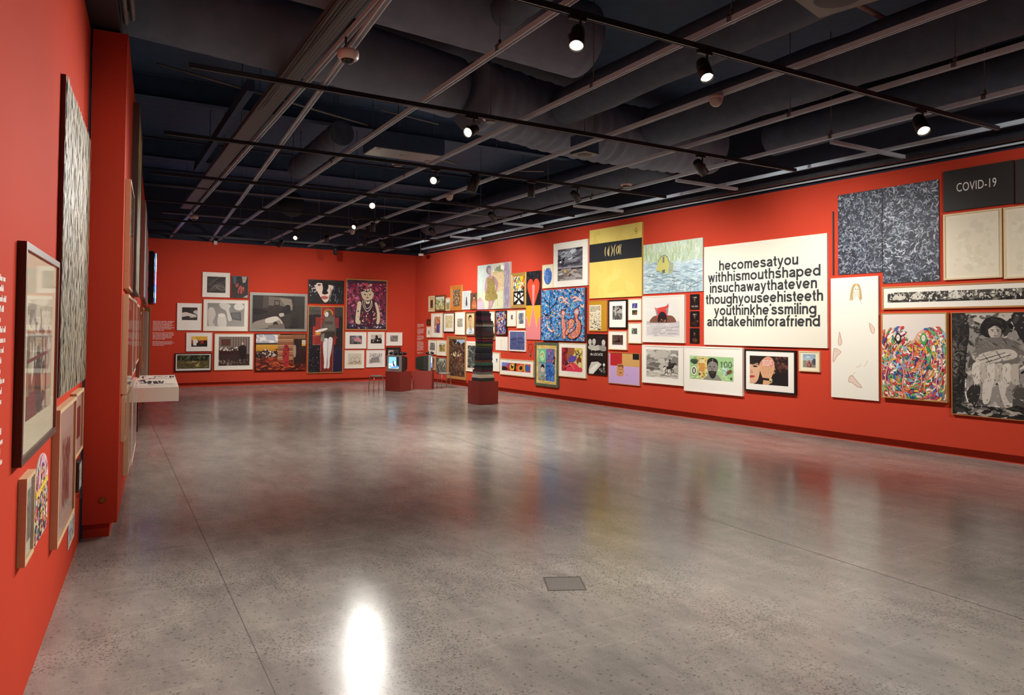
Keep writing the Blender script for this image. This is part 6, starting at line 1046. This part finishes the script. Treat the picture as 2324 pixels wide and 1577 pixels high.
# ------------------------------------------------------------------ stack of folded fabric on its plinth
ex = Vector((.997, .080, 0)); ey = Vector((-.080, .997, 0)); SC0 = Vector((7.278, 13.968, 0)); AS = math.atan2(ex.y, ex.x)
q = SC0 + ex * .487; plinth(q.x, q.y, AS, .487, .487, .503, 'red plinth under the tall stack of folded fabrics')
ctr = SC0 + ex * .245 + ey * .245
LAY = [(1440, 1398, 165, 605, '343a33', 'dark grey green'), (1396, 1334, 170, 595, 'cdbfa8', 'cream'), (1332, 1284, 180, 572, '7b7468', 'mid grey'), (1282, 1241, 180, 572, '4f1a2d', 'wine red'), (1240, 1201, 205, 575, '30302c', 'charcoal'), (1200, 1158, 210, 575, '131720', 'blue black'), (1156, 1106, 215, 575, '3a6652', 'teal green'), (1104, 1064, 222, 560, '6b3d31', 'rust brown'),
       (1062, 1012, 216, 565, '241f2a', 'aubergine black'), (1010, 969, 216, 562, '2a2733', 'dull violet'), (968, 924, 220, 565, '35353a', 'slate grey'), (922, 876, 218, 562, '1b1a24', 'midnight'), (874, 833, 222, 568, '232531', 'inky navy'), (831, 783, 226, 570, '37332f', 'grey brown'), (780, 733, 228, 568, '566122', 'olive green'), (731, 694, 228, 575, '1d1b28', 'dark navy'), (692, 654, 230, 570, '7f1c39', 'crimson'),
       (652, 604, 220, 590, '5a4232', 'tan brown'), (602, 551, 213, 605, '392a24', 'chocolate'), (549, 514, 220, 588, '4a1d26', 'maroon'), (513, 474, 220, 580, '23232a', 'soot'), (472, 414, 220, 575, '15161c', 'near black'), (412, 376, 226, 592, '7f8178', 'pale grey'), (374, 340, 226, 582, '5c3c22', 'ginger brown'), (338, 300, 226, 570, '1f191d', 'brown black'), (298, 260, 228, 535, '421a2c', 'plum red'), (258, 205, 232, 525, '45202f', 'mulberry'), (203, 146, 226, 530, '1c1a22', 'black'), (144, 108, 232, 500, '3a1c2c', 'dark plum')]
K = 1.545 / 1352; rr = random.Random(3); NL = len(LAY)
for i, (yb, yt, xl, xr, c, nm) in enumerate(LAY):
    z0 = .503 + (1460 - yb) * K if i else .503; z1 = .503 + (1460 - yt) * K
    if i: z0 = zprev
    zprev = z1
    wpx = (xr - xl) / 8.3 / 104.0; wd = wpx / 1.38; off = ((xl + xr) / 2 - 385) / 8.3 / 104.0
    lab = '%s folded fabric in the tall stack, %s' % (nm, 'lowest of all' if i == 0 else 'topmost of all' if i == NL - 1 else 'on the %s, under the %s' % (LAY[i - 1][5], LAY[i + 1][5]))
    o = empty('folded_fabric', ctr + Vector((.884, -.468, 0)) * off + Vector((0, 0, z0)), AS + rr.uniform(-.03, .03)); tag(o, lab, 'folded fabric', 'folded fabrics of the tall stack')
    h = z1 - z0; m = mat('wool_' + nm.replace(' ', '_'), c, .9, noise=.18, nscale=30, bump=.3)
    b = MB(); n = 2 if h < .05 else 3
    for k in range(n):
        e = rr.uniform(-.004, .004); b.box((-wd / 2 + e, -wd / 2 + e, h * k / n), (wd / 2 + e, wd / 2 + e, h * (k + 1) / n - .0008))
    b.build('fold', m, o, bevel=min(.008, h / n * .4))

# ------------------------------------------------------------------ floor hatch, socket, switch boxes
HAT = mat('steel_floor_hatch', '6f6a62', .35, metal=.3)
r = empty('floor_hatch', (2.69, 3.945, 0), -.45); tag(r, 'small square floor box lid set flush in the concrete floor', 'floor hatch')
b = MB(); b.box((-.115, -.115, 0), (.115, .115, .0015)); b.build('lid', mat('hatch_lid', (.19, .18, .165), .4, noise=.1, nscale=5), r)
for a, c in (((-.125, -.125), (.125, -.117)), ((-.125, .117), (.125, .125)), ((-.125, -.117), (-.117, .117)), ((.117, -.117), (.125, .117))):
    b = MB(); b.box((*a, 0), (*c, .0025)); b.build('rim', HAT, r)
r = empty('wall_socket', (.095, 6.488, .30), .07); tag(r, 'small round brass socket low on the dark red column face', 'socket')
b = MB(); b.lathe([(.022, 0), (.022, .004), (.018, .006), (.0001, .006)], Matrix.Rotation(math.pi / 2, 4, 'X'), 18); b.build('cover', mat('aged_brass', '8d6a34', .35, metal=.8), r)
r = empty('wall_box', wpt('B', 1.62, 3.93, 0), wrot('B')); tag(r, 'small white junction box at the top edge of the back wall', 'box')
b = MB(); b.box((-.045, -.05, 0), (.045, 0, .10)); b.build('cover', mat('white_plastic', 'c9c5bd', .5), r, bevel=.004)

# ------------------------------------------------------------------ cameras, detectors, grilles on the ceiling
WPL = mat('pinkish_white_plastic', 'd2bcb2', .45); DOME = mat('smoked_dome', (.02, .02, .025), .08)
def dome(x, y, z, label, s=1.0, ztop=4.0):
    o = empty('dome_camera', (x, y, z)); tag(o, label, 'camera', 'dome cameras')
    b = MB(); b.lathe([(.07 * s, 0), (.085 * s, .02 * s), (.09 * s, .05 * s), (.086 * s, .075 * s), (.0001, .078 * s)], None, 28); b.build('housing', WPL, o)
    b = MB(); b.lathe([(.0001, -.035 * s), (.03 * s, -.03 * s), (.052 * s, -.012 * s), (.06 * s, .004)], None, 24); b.build('lens_dome', DOME, o)
    b = MB(); b.tube([(-.02, 0, .07 * s), (-.02, 0, ztop - z)], .010, 8); b.build('stem', ROD, o)
dome(1.787, 5.83, 3.86, 'large white dome camera hanging from the first rail at the front', ztop=4.05); dome(1.787, 16.3, 3.88, 'white dome camera hanging far back near the left end', .95, 4.05); dome(8.55, 20.3, 3.83, 'white dome camera in the far right corner of the ceiling', .95, 5.4)
def sensor(x, y, z, label, s=1.0):
    o = empty('motion_sensor', (x, y, z)); tag(o, label, 'sensor', 'half dome sensors on the rails')
    b = MB(); b.lathe([(.0001, -.075 * s), (.03 * s, -.07 * s), (.055 * s, -.045 * s), (.065 * s, -.01 * s), (.066 * s, .012 * s)], None, 24); b.build('lens', mat('milky_dome', 'b5aba4', .35), o)
    b = MB(); b.lathe([(.068 * s, 0), (.07 * s, .012 * s), (.066 * s, .035 * s), (.0001, .036 * s)], None, 24); b.build('base', WPL, o)
sensor(5.465, 5.33, 4.013, 'half dome sensor on a rail near the front, right of the centre', 1.05); sensor(5.49, 11.77, 4.014, 'half dome sensor on a rail halfway back'); sensor(5.49, 17.37, 4.014, 'half dome sensor on a rail at the back')
CAN = mat('black_downlight', (.014, .014, .016), .45)
def detector(x, y, z, label, s=1.0):
    o = empty('smoke_detector', (x, y, z)); tag(o, label, 'detector', 'round ceiling detectors')
    b = MB(); b.lathe([(.03 * s, 0), (.10 * s, .012 * s), (.115 * s, .03 * s), (.115 * s, .04 * s), (.0001, .045 * s)], None, 24); b.build('body', WPL, o)
    b = MB()
    for k in range(6): t = k * math.pi / 3; b.box((.06 * s * math.cos(t) - .008, .06 * s * math.sin(t) - .008, -.02 * s), (.06 * s * math.cos(t) + .008, .06 * s * math.sin(t) + .008, .01))
    b.lathe([(.07 * s, -.024 * s), (.07 * s, -.018 * s)], None, 20); b.build('vent_ring', GREYPIPE, o)
    b = MB(); b.tube([(0, 0, .044 * s), (0, 0, 5.4 - z)], .006, 6); b.build('stem', ROD, o)
P4 = [(4.05, 7.55, 4.12, 'round detector just behind the second track'), (4.25, 11.1, 4.30, 'round detector beyond the grey ceiling unit'), (8.0, 9.9, 4.15, 'round detector near the right wall rails'), (6.0, 17.2, 4.25, 'round detector near the back of the ceiling')]
for x, y, z, l in P4: detector(x, y, z, l, .9)
# grey ceiling unit
r = empty('ceiling_unit', (4.09, 10.43, 4.30)); tag(r, 'long flat ceiling unit with a pale grey underside in the middle of the ceiling', 'ceiling unit')
b = MB(); b.box((-.56, -.27, .01), (.56, .27, .26)); b.build('casing', BLACK, r)
b = MB(); b.box((-.55, -.26, 0), (.55, .26, .01)); b.build('base_plate', mat('pale_grey_plate', '8d9092', .45, metal=.2), r)
b = MB(); b.box((-.50, -.22, -.006), (-.44, -.16, 0)); b.box((.42, .10, -.006), (.5, .2, 0)); b.box((-.06, -.02, -.006), (-.02, .02, 0)); b.build('fitting', GREYPIPE, r)
for sx in (-.5, .5):
    b = MB(); b.tube([(sx, 0, .26), (sx, 0, 1.10)], .006, 6); b.build('hanger_rod', ROD, r)
# square speakers
def speaker(x, y, z, w, label, rz=0.0, box=.2):
    o = empty('ceiling_speaker', (x, y, z), rz); tag(o, label, 'speaker', 'square ceiling speakers')
    b = MB(); b.box((-w / 2, -w / 2, 0), (w / 2, w / 2, .008)); b.build('plate', mat('grey_speaker_plate', '6f6a66', .5), o)
    b = MB(); b.box((-w / 2 + .01, -w / 2 + .01, .008), (w / 2 - .01, w / 2 - .01, box)); b.build('box', BLACK, o)
    b = MB(); b.lathe([(.0001, -.006), (w * .30, -.006), (w * .34, -.002), (w * .36, .001)], None, 28); b.build('grille', mat('dark_grille', '3a3836', .6), o)
    b = MB(); b.tube([(0, 0, box), (0, 0, 5.4 - z)], .008, 6); b.build('stem', ROD, o)
speaker(5.28, 3.79, 4.40, .54, 'large square ceiling speaker at the top right of the view', .25, .06); speaker(5.93, 8.26, 4.1, .30, 'small square ceiling speaker hanging before the crinkled duct', .2, .26)
# large grey globe-like baffle far in the dark
b = MB(); b.lathe([(.0001, 0), (.26, 0), (.29, .02), (.29, .05), (.0001, .06)], Matrix.Translation((3.66, 15.9, 4.30)) @ Matrix.Rotation(math.radians(75), 4, 'X'), 32); b.tube([(3.66, 15.87, 4.56), (3.66, 15.87, 5.396)], .006, 6); o = b.build('round_baffle', mat('dark_baffle', (.022, .022, .026), .6)); tag(o, 'dark round disc hanging far back among the rails', 'ceiling disc')

# ------------------------------------------------------------------ spotlights (each carries its own beam)
S = spotlight
# aimed to the left walls and the viewer's side: lenses seen alight
S(3.05, 4.35, (1.5, 2.6, 0), 'dazzling spotlight on the front track, nearest the top centre', 460, 110, 1, 40)
S(4.33, 4.35, (3.7, 2.3, .0), 'bright spotlight on the front track, second from the left', 150, 110, 1, 30)
S(7.39, 4.35, (5.6, 2.0, .0), 'dazzling spotlight on the front track, nearest the right wall', 120, 110, 1, 40, 1.15)
S(3.52, 7.0, (-.2, 4.6, 1.7), 'spotlight on the second track turned left, its lens lit', 520, 70, 1, 25)
S(4.25, 9.6, (-.4, 4.4, 1.6), 'lit spotlight on the third track at left of the half dome sensor', 560, 40, 1, 30)
S(4.22, 12.2, (-.2, 3.6, 1.7), 'dazzling spotlight on the fourth track', 950, 33, 1, 26)
S(4.76, 14.85, (.7, 11.3, 1.0), 'lit spotlight on the fifth track turned left', 620, 56, 1, 20, .9)
S(4.17, 17.5, (1.0, 12.6, 1.9), 'lit spotlight on the sixth track, right of the lowest one', 260, 36, 1, 12)
S(3.80, 17.5, (2.4, 21.6, 1.2), 'spotlight hung lowest against the back wall, lens lit', 230, 96, 1, 30, 1.0, drop=.30)
S(5.14, 14.85, (5.1, 15.6, .0), 'spotlight on the fifth track pointing straight down, its lens lit', 520, 120, 1, 14)
# aimed to the back wall
S(5.89, 17.5, (4.3, 21.6, 1.1), 'dark spotlight on the sixth track near the centre, turned to the back wall', 280, 92, 1, 0)
S(4.89, 17.5, (6.2, 21.7, 1.0), 'dark stubby spotlight on the sixth track left of the centre', 290, 92, 1, 0)
S(5.87, 20.1, (6.6, 21.7, 1.0), 'dark spotlight on the last track close to the back wall', 22, 80, .9, 0)
# aimed to the right wall
S(6.30, 17.5, (9.2, 19.4, 1.4), 'dark spotlight on the sixth track turned to the far right corner', 620, 106, 1, 0)
S(6.52, 14.85, (9.35, 16.6, 1.4), 'dark spotlight on the fifth track turned to the right wall', 540, 106, 1, 0)
S(6.60, 12.2, (9.5, 13.6, 1.4), 'dark spotlight on the fourth track turned to the right wall', 480, 106, 1, 0)
S(6.72, 9.6, (9.8, 10.6, 1.4), 'dark slanting spotlight on the third track turned to the right wall', 510, 106, 1, 0)
S(5.88, 9.6, (5.9, 9.9, .0), 'spotlight on the third track pointing down, its lens rim lit', 420, 100, 1, 20)
S(4.87, 9.6, (3.6, 9.9, .0), 'chunky dark spotlight on the third track pointing down to the left', 600, 115, 1, 0, 1.35)
S(6.90, 7.0, (9.98, 7.4, 1.4), 'dark spotlight on the second track turned to the lettered panel', 600, 108, 1, 0, 1.1)
S(7.3, 1.70, (10.15, 4.0, 1.6), 'added unseen spotlight above the viewer turned to the right wall', 400, 106, 1, 0)  # added lamp out of view, lights the near right wall
S(7.3, -.95, (10.3, 1.0, 1.8), 'added unseen spotlight behind the viewer turned to the right wall', 400, 80, .9, 0)  # unseen lamp, added to brighten the right wall beside the eye
S(2.8, 1.70, (.5, 8.2, 1.6), 'added unseen spotlight above the viewer turned to the column and far left wall', 420, 44, 1, 0)  # added out of view to light the frame sides beyond the column
S(3.6, 1.70, (-.3, 2.2, 1.6), 'added unseen spotlight above the viewer turned to the left wall', 90, 70, 1, 0)  # unseen fill, added for the near left wall
S(4.6, -.95, (4.6, .6, 0), 'added unseen spotlight behind the viewer pointing down at the floor', 180, 110, 1, 0)  # added lamp behind the eye, only brightens the floor
